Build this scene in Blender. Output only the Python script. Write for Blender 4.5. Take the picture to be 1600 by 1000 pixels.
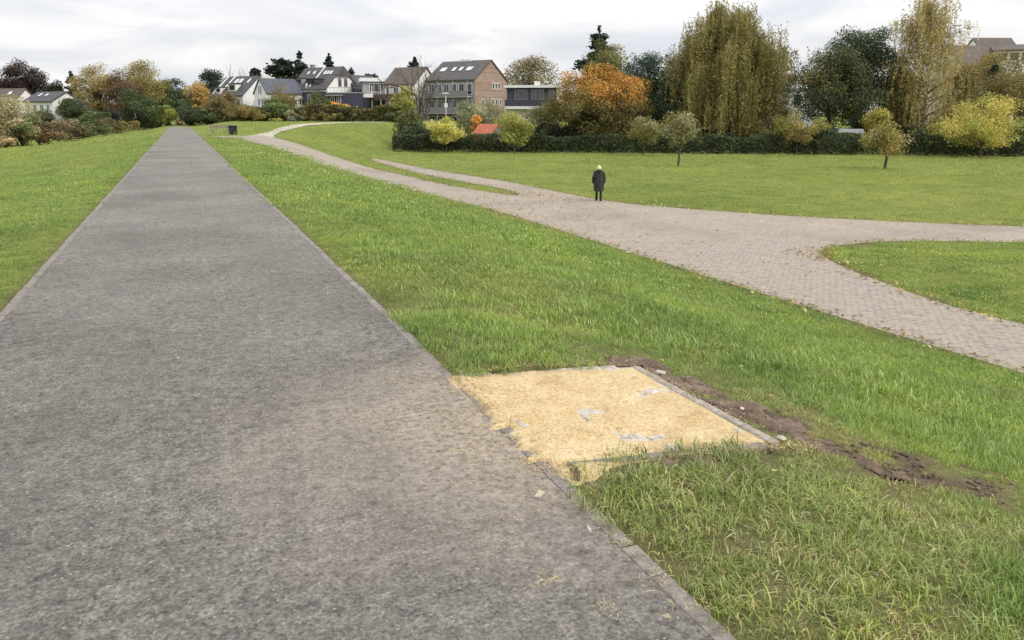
import bpy, bmesh, math, random
import numpy as np
from mathutils import Vector, Matrix
from mathutils.geometry import delaunay_2d_cdt

for _o in list(bpy.data.objects):
    bpy.data.objects.remove(_o)
scene = bpy.context.scene
COL = scene.collection
RNG = np.random.default_rng(7)
R = math.radians

# ---------------------------------------------------------------- camera
EYE = 1.6
FPX, CXP, CYP, HORIZ = 1200.0, 800.0, 400.0, 182.0      # the photograph is 1600 x 1000
PITCH = math.atan((CYP - HORIZ) / FPX)
YAW = math.atan(520.0 * math.cos(PITCH) / FPX)          # the path runs along +Y
cam_d = bpy.data.cameras.new('camera')
cam_d.sensor_width = 36.0
cam_d.lens = 36.0 * FPX / 1600.0
cam_d.shift_y = -100.0 / 1600.0
cam_d.clip_start = 0.05
cam_d.clip_end = 6000.0
cam = bpy.data.objects.new('camera', cam_d)
COL.objects.link(cam)
cam.location = (0, 0, EYE)
cam.rotation_euler = (math.pi / 2 - PITCH, 0, -YAW)
scene.camera = cam

# ---------------------------------------------------------------- light
SUN_EL, SUN_AZ = R(38), R(23 + 118)                      # azimuth from +Y towards +X
sdir = Vector((math.sin(SUN_AZ) * math.cos(SUN_EL), math.cos(SUN_AZ) * math.cos(SUN_EL), math.sin(SUN_EL)))
sun_d = bpy.data.lights.new('sun', 'SUN')
sun_d.energy = 1.5
sun_d.angle = R(20)
sun_d.color = (1.0, 0.94, 0.84)
sun = bpy.data.objects.new('sun', sun_d)
COL.objects.link(sun)
sun.rotation_euler = (-sdir).to_track_quat('-Z', 'Y').to_euler()
sun.location = (60, -40, 60)

world = bpy.data.worlds.new('World')
scene.world = world
world.use_nodes = True
wt = world.node_tree
wt.nodes.clear()


def N(t, typ, **kw):
    n = t.nodes.new(typ)
    for k, v in kw.items():
        if k == 'inp':
            for kk, vv in v.items():
                n.inputs[kk].default_value = vv
        else:
            setattr(n, k, v)
    return n


def ramp(t, stops, interp='LINEAR'):
    n = t.nodes.new('ShaderNodeValToRGB')
    cr = n.color_ramp
    cr.interpolation = interp
    while len(cr.elements) < len(stops):
        cr.elements.new(0.5)
    for e, (p, c) in zip(cr.elements, stops):
        e.position = p
        e.color = (c[0], c[1], c[2], 1) if not isinstance(c, (int, float)) else (c, c, c, 1)
    return n


sky = N(wt, 'ShaderNodeTexSky', sky_type='NISHITA', sun_disc=False)
sky.sun_elevation = SUN_EL
sky.sun_rotation = SUN_AZ
sky.air_density = 1.2
sky.dust_density = 2.5
skyscale = N(wt, 'ShaderNodeMix', data_type='RGBA', blend_type='MULTIPLY')
skyscale.inputs['Factor'].default_value = 1
skyscale.inputs['B'].default_value = (0.12, 0.12, 0.12, 1)
wt.links.new(sky.outputs['Color'], skyscale.inputs['A'])
tc = N(wt, 'ShaderNodeTexCoord')
sep = N(wt, 'ShaderNodeSeparateXYZ')
wt.links.new(tc.outputs['Generated'], sep.inputs[0])
zc = N(wt, 'ShaderNodeMath', operation='MAXIMUM', inp={1: 0.0})
wt.links.new(sep.outputs['Z'], zc.inputs[0])
zo = N(wt, 'ShaderNodeMath', operation='ADD', inp={1: 0.14})
wt.links.new(zc.outputs[0], zo.inputs[0])
dx = N(wt, 'ShaderNodeMath', operation='DIVIDE')
dy = N(wt, 'ShaderNodeMath', operation='DIVIDE')
wt.links.new(sep.outputs['X'], dx.inputs[0]); wt.links.new(zo.outputs[0], dx.inputs[1])
wt.links.new(sep.outputs['Y'], dy.inputs[0]); wt.links.new(zo.outputs[0], dy.inputs[1])
cmb = N(wt, 'ShaderNodeCombineXYZ')
wt.links.new(dx.outputs[0], cmb.inputs[0]); wt.links.new(dy.outputs[0], cmb.inputs[1])
cn = N(wt, 'ShaderNodeTexNoise', inp={'Scale': 0.95, 'Detail': 8.0, 'Roughness': 0.55, 'Distortion': 0.6})
wt.links.new(cmb.outputs[0], cn.inputs['Vector'])
cloud = ramp(wt, [(0.32, (0.56, 0.61, 0.69)), (0.45, (0.68, 0.70, 0.75)), (0.54, (0.80, 0.80, 0.82)), (0.66, (1.0, 0.985, 0.96))])
wt.links.new(cn.outputs['Fac'], cloud.inputs['Fac'])
cn2 = N(wt, 'ShaderNodeTexNoise', inp={'Scale': 0.28, 'Detail': 4.0, 'Roughness': 0.5})
wt.links.new(cmb.outputs[0], cn2.inputs['Vector'])
gap = ramp(wt, [(0.50, 0.0), (0.75, 0.35)])
wt.links.new(cn2.outputs['Fac'], gap.inputs['Fac'])
wmix = N(wt, 'ShaderNodeMix', data_type='RGBA')
wt.links.new(gap.outputs['Color'], wmix.inputs['Factor'])
wt.links.new(cloud.outputs['Color'], wmix.inputs['A'])
wt.links.new(skyscale.outputs['Result'], wmix.inputs['B'])
# overcast sky: brightness added towards the zenith to lift ground light, whitened low down
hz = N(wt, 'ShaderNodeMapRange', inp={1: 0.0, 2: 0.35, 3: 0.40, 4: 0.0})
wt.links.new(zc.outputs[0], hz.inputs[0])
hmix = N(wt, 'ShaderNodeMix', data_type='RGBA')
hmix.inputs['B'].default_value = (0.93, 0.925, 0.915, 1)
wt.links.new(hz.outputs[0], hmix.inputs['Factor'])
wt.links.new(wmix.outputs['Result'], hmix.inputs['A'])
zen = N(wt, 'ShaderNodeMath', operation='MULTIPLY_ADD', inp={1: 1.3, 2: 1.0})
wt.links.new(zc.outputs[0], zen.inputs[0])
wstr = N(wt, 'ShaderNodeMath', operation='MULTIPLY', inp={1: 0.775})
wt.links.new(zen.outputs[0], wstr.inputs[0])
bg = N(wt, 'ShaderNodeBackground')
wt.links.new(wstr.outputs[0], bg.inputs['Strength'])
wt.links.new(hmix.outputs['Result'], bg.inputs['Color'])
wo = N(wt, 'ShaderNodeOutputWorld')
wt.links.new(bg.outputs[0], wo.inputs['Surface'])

scene.view_settings.view_transform = 'Standard'
scene.view_settings.look = 'None'
scene.view_settings.exposure = 0.4
scene.view_settings.gamma = 1.0
scene.view_settings.use_curve_mapping = False
scene.render.engine = 'CYCLES'
scene.cycles.max_bounces = 4
scene.cycles.diffuse_bounces = 2
scene.cycles.transparent_max_bounces = 6


# ---------------------------------------------------------------- maths helpers
def sm(t):
    t = np.clip(t, 0, 1)
    return t * t * (3 - 2 * t)


def _hash(i, j, seed):
    n = (i.astype(np.int64) * 374761393 + j.astype(np.int64) * 668265263 + seed * 1442695041) & 0x7fffffff
    n = ((n ^ (n >> 13)) * 1274126177) & 0x7fffffff
    return ((n ^ (n >> 16)) & 0xffff) / 65535.0


def vnoise(x, y, seed=0):
    x = np.asarray(x, float); y = np.asarray(y, float)
    i = np.floor(x); j = np.floor(y)
    u = sm(x - i); v = sm(y - j)
    a = _hash(i, j, seed); b = _hash(i + 1, j, seed); c = _hash(i, j + 1, seed); d = _hash(i + 1, j + 1, seed)
    return (a * (1 - u) + b * u) * (1 - v) + (c * (1 - u) + d * u) * v      # 0..1


def fbm(x, y, seed=0, octv=3):
    s = 0; a = 1; t = 0
    for k in range(octv):
        s = s + a * vnoise(x * 2 ** k, y * 2 ** k, seed + k); t += a; a *= .5
    return s / t


def in_poly(x, y, poly):
    x = np.asarray(x, float); y = np.asarray(y, float)
    ins = np.zeros(x.shape, bool)
    n = len(poly)
    for k in range(n):
        x0, y0 = poly[k]; x1, y1 = poly[(k + 1) % n]
        if y0 == y1:
            continue
        c = ((y0 > y) != (y1 > y)) & (x < (x1 - x0) * (y - y0) / (y1 - y0) + x0)
        ins ^= c
    return ins


def dist_poly(x, y, poly, closed=True):
    x = np.asarray(x, float); y = np.asarray(y, float)
    best = np.full(x.shape, 1e9)
    n = len(poly)
    for k in range(n if closed else n - 1):
        ax, ay = poly[k]; bx, by = poly[(k + 1) % n]
        L = (bx - ax) ** 2 + (by - ay) ** 2 + 1e-12
        t = np.clip(((x - ax) * (bx - ax) + (y - ay) * (by - ay)) / L, 0, 1)
        best = np.minimum(best, np.hypot(x - ax - t * (bx - ax), y - ay - t * (by - ay)))
    return best


def smooth_line(pts, sub=6):
    pts = [Vector(p) for p in pts]
    out = []
    for i in range(len(pts) - 1):
        p0 = pts[max(i - 1, 0)]; p1 = pts[i]; p2 = pts[i + 1]; p3 = pts[min(i + 2, len(pts) - 1)]
        for k in range(sub):
            t = k / sub
            out.append(0.5 * ((2 * p1) + (p2 - p0) * t + (2 * p0 - 5 * p1 + 4 * p2 - p3) * t * t + (3 * p1 - p0 - 3 * p2 + p3) * t ** 3))
    out.append(pts[-1])
    return [(p[0], p[1]) for p in out]


def _head(row):
    return FPX * math.cos(PITCH) + (CYP - row) * math.sin(PITCH)


def zrow(d, row):
    return EYE + d * (-FPX * math.sin(PITCH) + (CYP - row) * math.cos(PITCH)) / _head(row)


def spot(px, d, row=190):
    """ground plan position at distance d along the view heading, in the direction of a column"""
    lat = (px - CXP) / _head(row) * d
    return (d * math.sin(YAW) + lat * math.cos(YAW), d * math.cos(YAW) - lat * math.sin(YAW))


# ---------------------------------------------------------------- terrain
TY = [-60, 40, 50, 60, 72, 80, 88, 95, 105, 125, 160]
TX = [11.9, 11.9, 12.6, 14.2, 17, 20, 23, 32, 60, 120, 260]
CY = [-60, 46, 58, 66, 80, 95, 105, 115, 135, 150, 180]
CX = [1.9, 1.9, 3.2, 5.2, 8.5, 13, 18, 26, 60, 120, 220]
LY = [-60, 90, 105, 140, 180]
LX = [-19, -18.5, -16.5, -12.5, -10]

ROAD_L = [(12.0, -26), (12.0, 7.5), (12.1, 18.8), (12.25, 26), (12.2, 32.4), (11.3, 40.7), (9.9, 46.2), (8.1, 50), (5.6, 54.5), (4.2, 59), (3.2, 63.6), (1.5, 66.6)]
ROAD_R = [(1.5, 68.6), (4.2, 68.6), (6.2, 69.4), (8.2, 68.6), (10.2, 66.4), (12.3, 63.4), (13.5, 58.5), (14.0, 52), (14.2, 46), (14.55, 41.5), (15.6, 36.2),
          (16.45, 39.2), (15.9, 46), (15.45, 54), (15.7, 62), (16.2, 72), (17.2, 72), (17.3, 65), (17.45, 58), (17.9, 52), (18.6, 43.6), (18.5, 36), (18.7, 32), (19.6, 29.2), (22.2, 24.9), (25.2, 21.3), (28.4, 18.4), (33, 14.5), (45, 6),
          (43.6, 3.6), (33, 9.8), (28, 13.2), (24, 16.2), (21.4, 17.75), (18.9, 17.9), (17.5, 17.4), (16.85, 16.4), (16.1, 15.0), (15.35, 12.8), (14.85, 10.7), (14.85, 7), (14.85, -26)]
ROAD = smooth_line(ROAD_L, 5) + smooth_line(ROAD_R, 4)
GRAVEL = smooth_line([(5.2, 69.0), (6.0, 72), (8.0, 80.2), (10.6, 91.8), (14.0, 102), (18, 108), (26, 116), (40, 127)], 4) + \
         smooth_line([(41, 125), (27, 114), (19.2, 105.2), (16.4, 100.6), (14.2, 97), (11.9, 90), (9.4, 81.4), (7.9, 74), (7.4, 69.4)], 4)
ISLAND_C = (22.0, 11.5)
PATCH = (1.53, 3.00, 2.76, 4.35)           # x0, y0, x1, y1


def H(x, y):
    x = np.asarray(x, float); y = np.asarray(y, float)
    tx = np.interp(y, TY, TX); c = np.interp(y, CY, CX)
    t = np.clip((tx - x) / np.maximum(tx - c, 1.0), 0, 1)
    t = .35 * t + .65 * sm(t)
    top = .8 * sm((y - 70) / 45.) * sm((x - 2) / 6)
    zr = -2.4 + (2.4 + top) * t
    lf = np.interp(y, LY, LX)
    tl = np.clip((x - lf) / (-1.75 - lf), 0, 1)
    tl = .7 * tl + .3 * sm(tl)
    zl = -2.2 * (1 - tl)
    z = np.where(x > 0, zr, zl)
    # the triangle of grass between the road arms bulges a little
    z = z + .55 * np.exp(-(((x - 25) / 5.5) ** 2 + ((y - 10.2) / 3.6) ** 2))
    # land behind the gardens rises
    hd = x * math.sin(YAW) + y * math.cos(YAW)
    z = z + 1.2 * sm((hd - 118) / 90.) * sm((x - 10) / 40) + .6 * sm((hd - 150) / 120)
    return z


def Hn(x, y):
    """terrain with the small unevenness of turf"""
    x = np.asarray(x, float); y = np.asarray(y, float)
    off = np.minimum(np.abs(x - 1.5), np.abs(x + 1.5))
    k = sm((off - .1) / 1.5)
    k = k * np.where((x > 0) & (x < 50) & (y < 130), sm((dist_poly(x, y, ROAD) - .05) / .9), 1.0)
    return H(x, y) + k * (0.10 * (fbm(x / 3.1, y / 3.1, 3) - .5) + 0.05 * (fbm(x / .55, y / .55, 9, 2) - .5))


# ---------------------------------------------------------------- object helpers
def tag(o, label=None, cat=None, group=None, kind=None):
    if label: o['label'] = label
    if cat: o['category'] = cat
    if group: o['group'] = group
    if kind: o['kind'] = kind
    return o


def empty(name, loc, rz=0.0, label=None, cat=None, group=None):
    o = bpy.data.objects.new(name, None)
    COL.objects.link(o)
    o.location = loc
    o.rotation_euler = (0, 0, rz)
    return tag(o, label, cat, group)


def mesh_obj(name, verts, faces, mat, parent=None, smooth=False):
    me = bpy.data.meshes.new(name)
    me.from_pydata([tuple(v) for v in verts], [], [tuple(f) for f in faces])
    me.materials.append(mat)
    if smooth:
        me.polygons.foreach_set('use_smooth', np.ones(len(me.polygons), bool))
    me.update()
    o = bpy.data.objects.new(name, me)
    COL.objects.link(o)
    if parent: o.parent = parent
    return o


def np_mesh(name, V, F, mat, parent=None, smooth=False, fcol=None):
    """V (n,3), F (m,k) arrays; fcol (m,3) face colours in linear rgb"""
    V = np.ascontiguousarray(V, np.float32); F = np.ascontiguousarray(F, np.int32)
    me = bpy.data.meshes.new(name)
    m, k = F.shape
    me.vertices.add(len(V)); me.vertices.foreach_set('co', V.ravel())
    me.loops.add(m * k); me.loops.foreach_set('vertex_index', F.ravel())
    me.polygons.add(m)
    me.polygons.foreach_set('loop_start', np.arange(0, m * k, k, dtype=np.int32))
    me.polygons.foreach_set('loop_total', np.full(m, k, np.int32))
    if smooth:
        me.polygons.foreach_set('use_smooth', np.ones(m, bool))
    if fcol is not None:
        a = me.attributes.new('leafcol', 'FLOAT_COLOR', 'FACE')
        c = np.ones((m, 4), np.float32); c[:, :3] = fcol
        a.data.foreach_set('color', c.ravel())
    me.materials.append(mat)
    me.update(calc_edges=True)
    o = bpy.data.objects.new(name, me)
    if parent is not False:
        COL.objects.link(o)
        if parent: o.parent = parent
    return o


class MB:
    """collects boxes, prisms and tubes for one mesh"""
    def __init__(s):
        s.v = []; s.f = []

    def add(s, vs, fs):
        b = len(s.v)
        s.v += [tuple(v) for v in vs]
        s.f += [tuple(i + b for i in f) for f in fs]
        return s

    def box(s, c, d, M=None):
        hx, hy, hz = d[0] / 2, d[1] / 2, d[2] / 2
        vs = [Vector((sx * hx, sy * hy, sz * hz)) for sx in (-1, 1) for sy in (-1, 1) for sz in (-1, 1)]
        if M is not None: vs = [M @ v for v in vs]
        c = Vector(c)
        return s.add([v + c for v in vs], [(0, 1, 3, 2), (4, 6, 7, 5), (0, 4, 5, 1), (2, 3, 7, 6), (0, 2, 6, 4), (1, 5, 7, 3)])

    def bx(s, x0, x1, y0, y1, z0, z1):
        return s.box(((x0 + x1) / 2, (y0 + y1) / 2, (z0 + z1) / 2), (x1 - x0, y1 - y0, z1 - z0))

    def prism(s, poly, axis, a, b):
        """polygon in the plane across 'axis' extruded from a to b"""
        def p(u, w, t):
            return {'x': (t, u, w), 'y': (u, t, w), 'z': (u, w, t)}[axis]
        n = len(poly)
        vs = [p(u, w, a) for u, w in poly] + [p(u, w, b) for u, w in poly]
        fs = [tuple(range(n))[::-1], tuple(range(n, 2 * n))] + [(i, (i + 1) % n, n + (i + 1) % n, n + i) for i in range(n)]
        return s.add(vs, fs)

    def tube(s, pts, rad, n=8, cap=True):
        pts = [Vector(p) for p in pts]
        if not hasattr(rad, '__len__'): rad = [rad] * len(pts)
        b = len(s.v)
        ref = None
        for i, p in enumerate(pts):
            d = (pts[min(i + 1, len(pts) - 1)] - pts[max(i - 1, 0)]).normalized()
            if ref is None:
                ref = Vector((1, 0, 0)) if abs(d.x) < .9 else Vector((0, 1, 0))
            u = d.cross(ref).normalized(); w = d.cross(u).normalized(); ref = -w if False else ref
            for k in range(n):
                a = 2 * math.pi * k / n
                s.v.append(tuple(p + (u * math.cos(a) + w * math.sin(a)) * rad[i]))
        for i in range(len(pts) - 1):
            for k in range(n):
                s.f.append((b + i * n + k, b + i * n + (k + 1) % n, b + (i + 1) * n + (k + 1) % n, b + (i + 1) * n + k))
        if cap:
            s.f.append(tuple(b + k for k in range(n))[::-1])
            s.f.append(tuple(b + (len(pts) - 1) * n + k for k in range(n)))
        return s

    def build(s, name, mat, parent=None, smooth=False, bevel=0):
        o = mesh_obj(name, s.v, s.f, mat, parent, smooth)
        bm = bmesh.new(); bm.from_mesh(o.data)
        bmesh.ops.recalc_face_normals(bm, faces=bm.faces)
        if bevel:
            bmesh.ops.bevel(bm, geom=[e for e in bm.edges], offset=bevel, segments=1, affect='EDGES', profile=.5)
        bm.to_mesh(o.data); bm.free()
        return o


def s2l(c):
    """sRGB 0-255 to linear"""
    out = []
    for v in c:
        v = v / 255.0
        out.append(v / 12.92 if v <= 0.04045 else ((v + 0.055) / 1.055) ** 2.4)
    return tuple(out)


# ---------------------------------------------------------------- materials
def new_mat(name):
    m = bpy.data.materials.new(name)
    m.use_nodes = True
    t = m.node_tree
    b = t.nodes['Principled BSDF']
    return m, t, b


def L(t, a, ao, b, bi):
    t.links.new(a.outputs[ao], b.inputs[bi])


def noise(t, scale, detail=4, rough=.55, coord='Object', vec=None, dist=0):
    if vec is None:
        c = N(t, 'ShaderNodeTexCoord')
        vec = c.outputs[coord]
    n = N(t, 'ShaderNodeTexNoise', inp={'Scale': scale, 'Detail': detail, 'Roughness': rough, 'Distortion': dist})
    t.links.new(vec, n.inputs['Vector'])
    return n


def mixc(t, fac, a, b, mode='MIX'):
    n = N(t, 'ShaderNodeMix', data_type='RGBA', blend_type=mode)
    for s, v in (('Factor', fac), ('A', a), ('B', b)):
        if isinstance(v, (int, float)):
            n.inputs[s].default_value = v if s == 'Factor' else (v, v, v, 1)
        elif isinstance(v, tuple):
            n.inputs[s].default_value = (v[0], v[1], v[2], 1)
        else:
            t.links.new(v, n.inputs[s])
    return n.outputs['Result']


def bump(t, height, strength, dist=.01, normal=None):
    n = N(t, 'ShaderNodeBump', inp={'Strength': strength, 'Distance': dist})
    t.links.new(height, n.inputs['Height'])
    if normal is not None: t.links.new(normal, n.inputs['Normal'])
    return n.outputs['Normal']


def plain(name, c, rough=.7, var=.15, scale=3.0, bmp=.0, metallic=0, spec=.3, bscale=40):
    """painted / rendered / metal surface with uneven tone and fine relief"""
    m, t, b = new_mat(name)
    n = noise(t, scale, 5, .6)
    lo = tuple(v * (1 - var) for v in c); hi = tuple(min(v * (1 + var), 1) for v in c)
    r = ramp(t, [(.3, lo), (.7, hi)])
    L(t, n, 'Fac', r, 'Fac'); L(t, r, 'Color', b, 'Base Color')
    b.inputs['Roughness'].default_value = rough
    b.inputs['Metallic'].default_value = metallic
    b.inputs['Specular IOR Level'].default_value = spec
    if bmp:
        n2 = noise(t, bscale, 3)
        t.links.new(bump(t, n2.outputs['Fac'], bmp, .01), b.inputs['Normal'])
    return m


def leaf_mat(name, gloss=.05, transl=.35):
    m = bpy.data.materials.new(name)
    m.use_nodes = True
    t = m.node_tree
    t.nodes.clear()
    at = N(t, 'ShaderNodeAttribute', attribute_name='leafcol')
    df = N(t, 'ShaderNodeBsdfDiffuse')
    tr = N(t, 'ShaderNodeBsdfTranslucent')
    gl = N(t, 'ShaderNodeBsdfGlossy', inp={'Roughness': .45})
    mx = N(t, 'ShaderNodeMixShader', inp={0: transl})
    mg = N(t, 'ShaderNodeMixShader', inp={0: gloss})
    o = N(t, 'ShaderNodeOutputMaterial')
    L(t, at, 'Color', df, 'Color'); L(t, at, 'Color', tr, 'Color')
    L(t, df, 0, mx, 1); L(t, tr, 0, mx, 2); L(t, mx, 0, mg, 1); L(t, gl, 0, mg, 2); L(t, mg, 0, o, 0)
    return m


def grass_blade_mat():
    m = bpy.data.materials.new('grass_blades')
    m.use_nodes = True
    t = m.node_tree
    t.nodes.clear()
    at = N(t, 'ShaderNodeAttribute', attribute_name='leafcol')
    oi = N(t, 'ShaderNodeObjectInfo')
    ge = N(t, 'ShaderNodeNewGeometry')
    n1 = N(t, 'ShaderNodeTexNoise', inp={'Scale': .55, 'Detail': 4.0, 'Roughness': .6})
    L(t, ge, 'Position', n1, 'Vector')
    r1 = ramp(t, [(.3, (.72, .78, .70)), (.5, (1.0, 1.0, 1.0)), (.68, (1.22, 1.16, .95))])
    L(t, n1, 'Fac', r1, 'Fac')
    c = mixc(t, 1.0, at.outputs['Color'], r1.outputs['Color'], 'MULTIPLY')
    n2 = N(t, 'ShaderNodeTexNoise', inp={'Scale': .09, 'Detail': 3.0, 'Roughness': .6})
    L(t, ge, 'Position', n2, 'Vector')
    r3 = ramp(t, [(.35, (.86, .90, .86)), (.5, (1.0, 1.0, 1.0)), (.65, (1.16, 1.08, 1.0))])
    L(t, n2, 'Fac', r3, 'Fac')
    c = mixc(t, 1.0, c, r3.outputs['Color'], 'MULTIPLY')
    r2 = ramp(t, [(0, (.80, .82, .8)), (1, (1.18, 1.16, 1.12))])
    L(t, oi, 'Random', r2, 'Fac')
    c = mixc(t, 1.0, c, r2.outputs['Color'], 'MULTIPLY')
    df = N(t, 'ShaderNodeBsdfDiffuse'); tr = N(t, 'ShaderNodeBsdfTranslucent'); gl = N(t, 'ShaderNodeBsdfGlossy', inp={'Roughness': .4})
    mx = N(t, 'ShaderNodeMixShader', inp={0: .38}); mg = N(t, 'ShaderNodeMixShader', inp={0: .05})
    o = N(t, 'ShaderNodeOutputMaterial')
    t.links.new(c, df.inputs['Color']); t.links.new(c, tr.inputs['Color'])
    L(t, df, 0, mx, 1); L(t, tr, 0, mx, 2); L(t, mx, 0, mg, 1); L(t, gl, 0, mg, 2); L(t, mg, 0, o, 0)
    return m


def turf_mat():
    m, t, b = new_mat('turf')
    ge = N(t, 'ShaderNodeNewGeometry')
    P = ge.outputs['Position']
    n1 = noise(t, .11, 4, .6, vec=P)
    n2 = noise(t, 1.1, 5, .65, vec=P)
    n3 = noise(t, 14, 4, .7, vec=P)
    r1 = ramp(t, [(.28, (.150, .190, .040)), (.5, (.205, .245, .055)), (.72, (.262, .275, .075))])
    L(t, n1, 'Fac', r1, 'Fac')
    r2 = ramp(t, [(.3, (.70, .74, .7)), (.55, (1, 1, 1)), (.75, (1.28, 1.2, 1.05))])
    L(t, n2, 'Fac', r2, 'Fac')
    r3 = ramp(t, [(.3, (.6, .62, .6)), (.6, (1.08, 1.08, 1.06)), (.8, (1.5, 1.42, 1.2))])
    L(t, n3, 'Fac', r3, 'Fac')
    c = mixc(t, 1, r1.outputs['Color'], r2.outputs['Color'], 'MULTIPLY')
    c = mixc(t, 1, c, r3.outputs['Color'], 'MULTIPLY')
    # dry, mown-brown streaks
    n4 = noise(t, .23, 5, .6, vec=P)
    r4 = ramp(t, [(.62, 0.), (.78, .55)])
    L(t, n4, 'Fac', r4, 'Fac')
    c = mixc(t, r4.outputs['Color'], c, (.19, .165, .055))
    # bare soil under the blades
    at = N(t, 'ShaderNodeAttribute', attribute_name='soil')
    n5 = noise(t, 9, 6, .7, vec=P)
    rs = ramp(t, [(.3, (.075, .055, .036)), (.55, (.145, .108, .072)), (.75, (.23, .175, .12))])
    L(t, n5, 'Fac', rs, 'Fac')
    c = mixc(t, at.outputs['Fac'], c, rs.outputs['Color'])
    t.links.new(c, b.inputs['Base Color'])
    b.inputs['Roughness'].default_value = .95
    b.inputs['Specular IOR Level'].default_value = .1
    n6 = noise(t, 30, 4, .7, vec=P)
    nb = bump(t, n3.outputs['Fac'], .8, .08)
    nb = bump(t, n6.outputs['Fac'], .9, .02, nb)
    t.links.new(nb, b.inputs['Normal'])
    return m


def asphalt_mat():
    m, t, b = new_mat('worn_asphalt')
    ge = N(t, 'ShaderNodeNewGeometry')
    P = ge.outputs['Position']
    big = noise(t, .5, 5, .6, vec=P)
    mid = noise(t, 5, 5, .65, vec=P)
    fine = noise(t, 62, 5, .8, vec=P)
    flake = noise(t, 17, 6, .78, vec=P)
    rf = ramp(t, [(.36, (.58, .57, .56)), (.47, (.90, .90, .89)), (.55, (1.08, 1.08, 1.08)), (.66, (1.42, 1.41, 1.38))])
    L(t, flake, 'Fac', rf, 'Fac')
    r1 = ramp(t, [(.3, (.150, .137, .122)), (.5, (.200, .185, .167)), (.7, (.250, .232, .212))])
    L(t, big, 'Fac', r1, 'Fac')
    r2 = ramp(t, [(.28, (.80, .79, .78)), (.5, (1, 1, 1)), (.72, (1.18, 1.17, 1.16))])
    L(t, mid, 'Fac', r2, 'Fac')
    r3 = ramp(t, [(.34, (.30, .28, .27)), (.45, (.78, .77, .76)), (.56, (1.12, 1.12, 1.12)), (.68, (1.7, 1.67, 1.6))])
    L(t, fine, 'Fac', r3, 'Fac')
    c = mixc(t, 1, r1.outputs['Color'], r2.outputs['Color'], 'MULTIPLY')
    c = mixc(t, 1, c, r3.outputs['Color'], 'MULTIPLY')
    c = mixc(t, 1, c, rf.outputs['Color'], 'MULTIPLY')
    # pale stone chips
    vo = N(t, 'ShaderNodeTexVoronoi', inp={'Scale': 120.0})
    t.links.new(P, vo.inputs['Vector'])
    sx = N(t, 'ShaderNodeSeparateXYZ'); L(t, vo, 'Color', sx, 0)
    ch = ramp(t, [(.985, 0.), (.992, .7)]); L(t, sx, 'X', ch, 'Fac')
    c = mixc(t, ch.outputs['Color'], c, (.42, .40, .37))
    # sand trodden off the paved pad: density falls with distance from the pad
    sp = N(t, 'ShaderNodeSeparateXYZ'); t.links.new(P, sp.inputs[0])
    def mth(op, a, bb):
        n = N(t, 'ShaderNodeMath', operation=op)
        for i, v in enumerate((a, bb)):
            if isinstance(v, (int, float)): n.inputs[i].default_value = v
            else: t.links.new(v, n.inputs[i])
        return n.outputs[0]
    ex = mth('DIVIDE', mth('SUBTRACT', sp.outputs['X'], 1.55), 1.6)
    ey = mth('DIVIDE', mth('SUBTRACT', sp.outputs['Y'], 3.6), 1.55)
    rr = mth('SQRT', mth('ADD', mth('MULTIPLY', ex, ex), mth('MULTIPLY', ey, ey)), 0)
    ns = noise(t, 2.2, 6, .65, vec=P)
    dens = mth('ADD', mth('SUBTRACT', 1.0, rr), mth('MULTIPLY', mth('SUBTRACT', ns.outputs['Fac'], .5), 1.3))
    rd = ramp(t, [(.0, 0.), (.32, .38), (.9, 1.0)]); t.links.new(dens, rd.inputs['Fac'])
    ns2 = noise(t, 26, 5, .7, vec=P)
    rg = ramp(t, [(.40, .25), (.58, 1.)]); L(t, ns2, 'Fac', rg, 'Fac')
    sf = mth('MULTIPLY', rd.outputs['Color'], rg.outputs['Color'])
    c = mixc(t, sf, c, (.46, .385, .295))
    t.links.new(c, b.inputs['Base Color'])
    b.inputs['Roughness'].default_value = .85
    b.inputs['Specular IOR Level'].default_value = .25
    nb = bump(t, mid.outputs['Fac'], .35, .02)
    nb = bump(t, flake.outputs['Fac'], .8, .02, nb)
    nb = bump(t, fine.outputs['Fac'], .75, .010, nb)
    nb = bump(t, vo.outputs['Distance'], .4, .004, nb)
    t.links.new(nb, b.inputs['Normal'])
    return m


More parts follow.
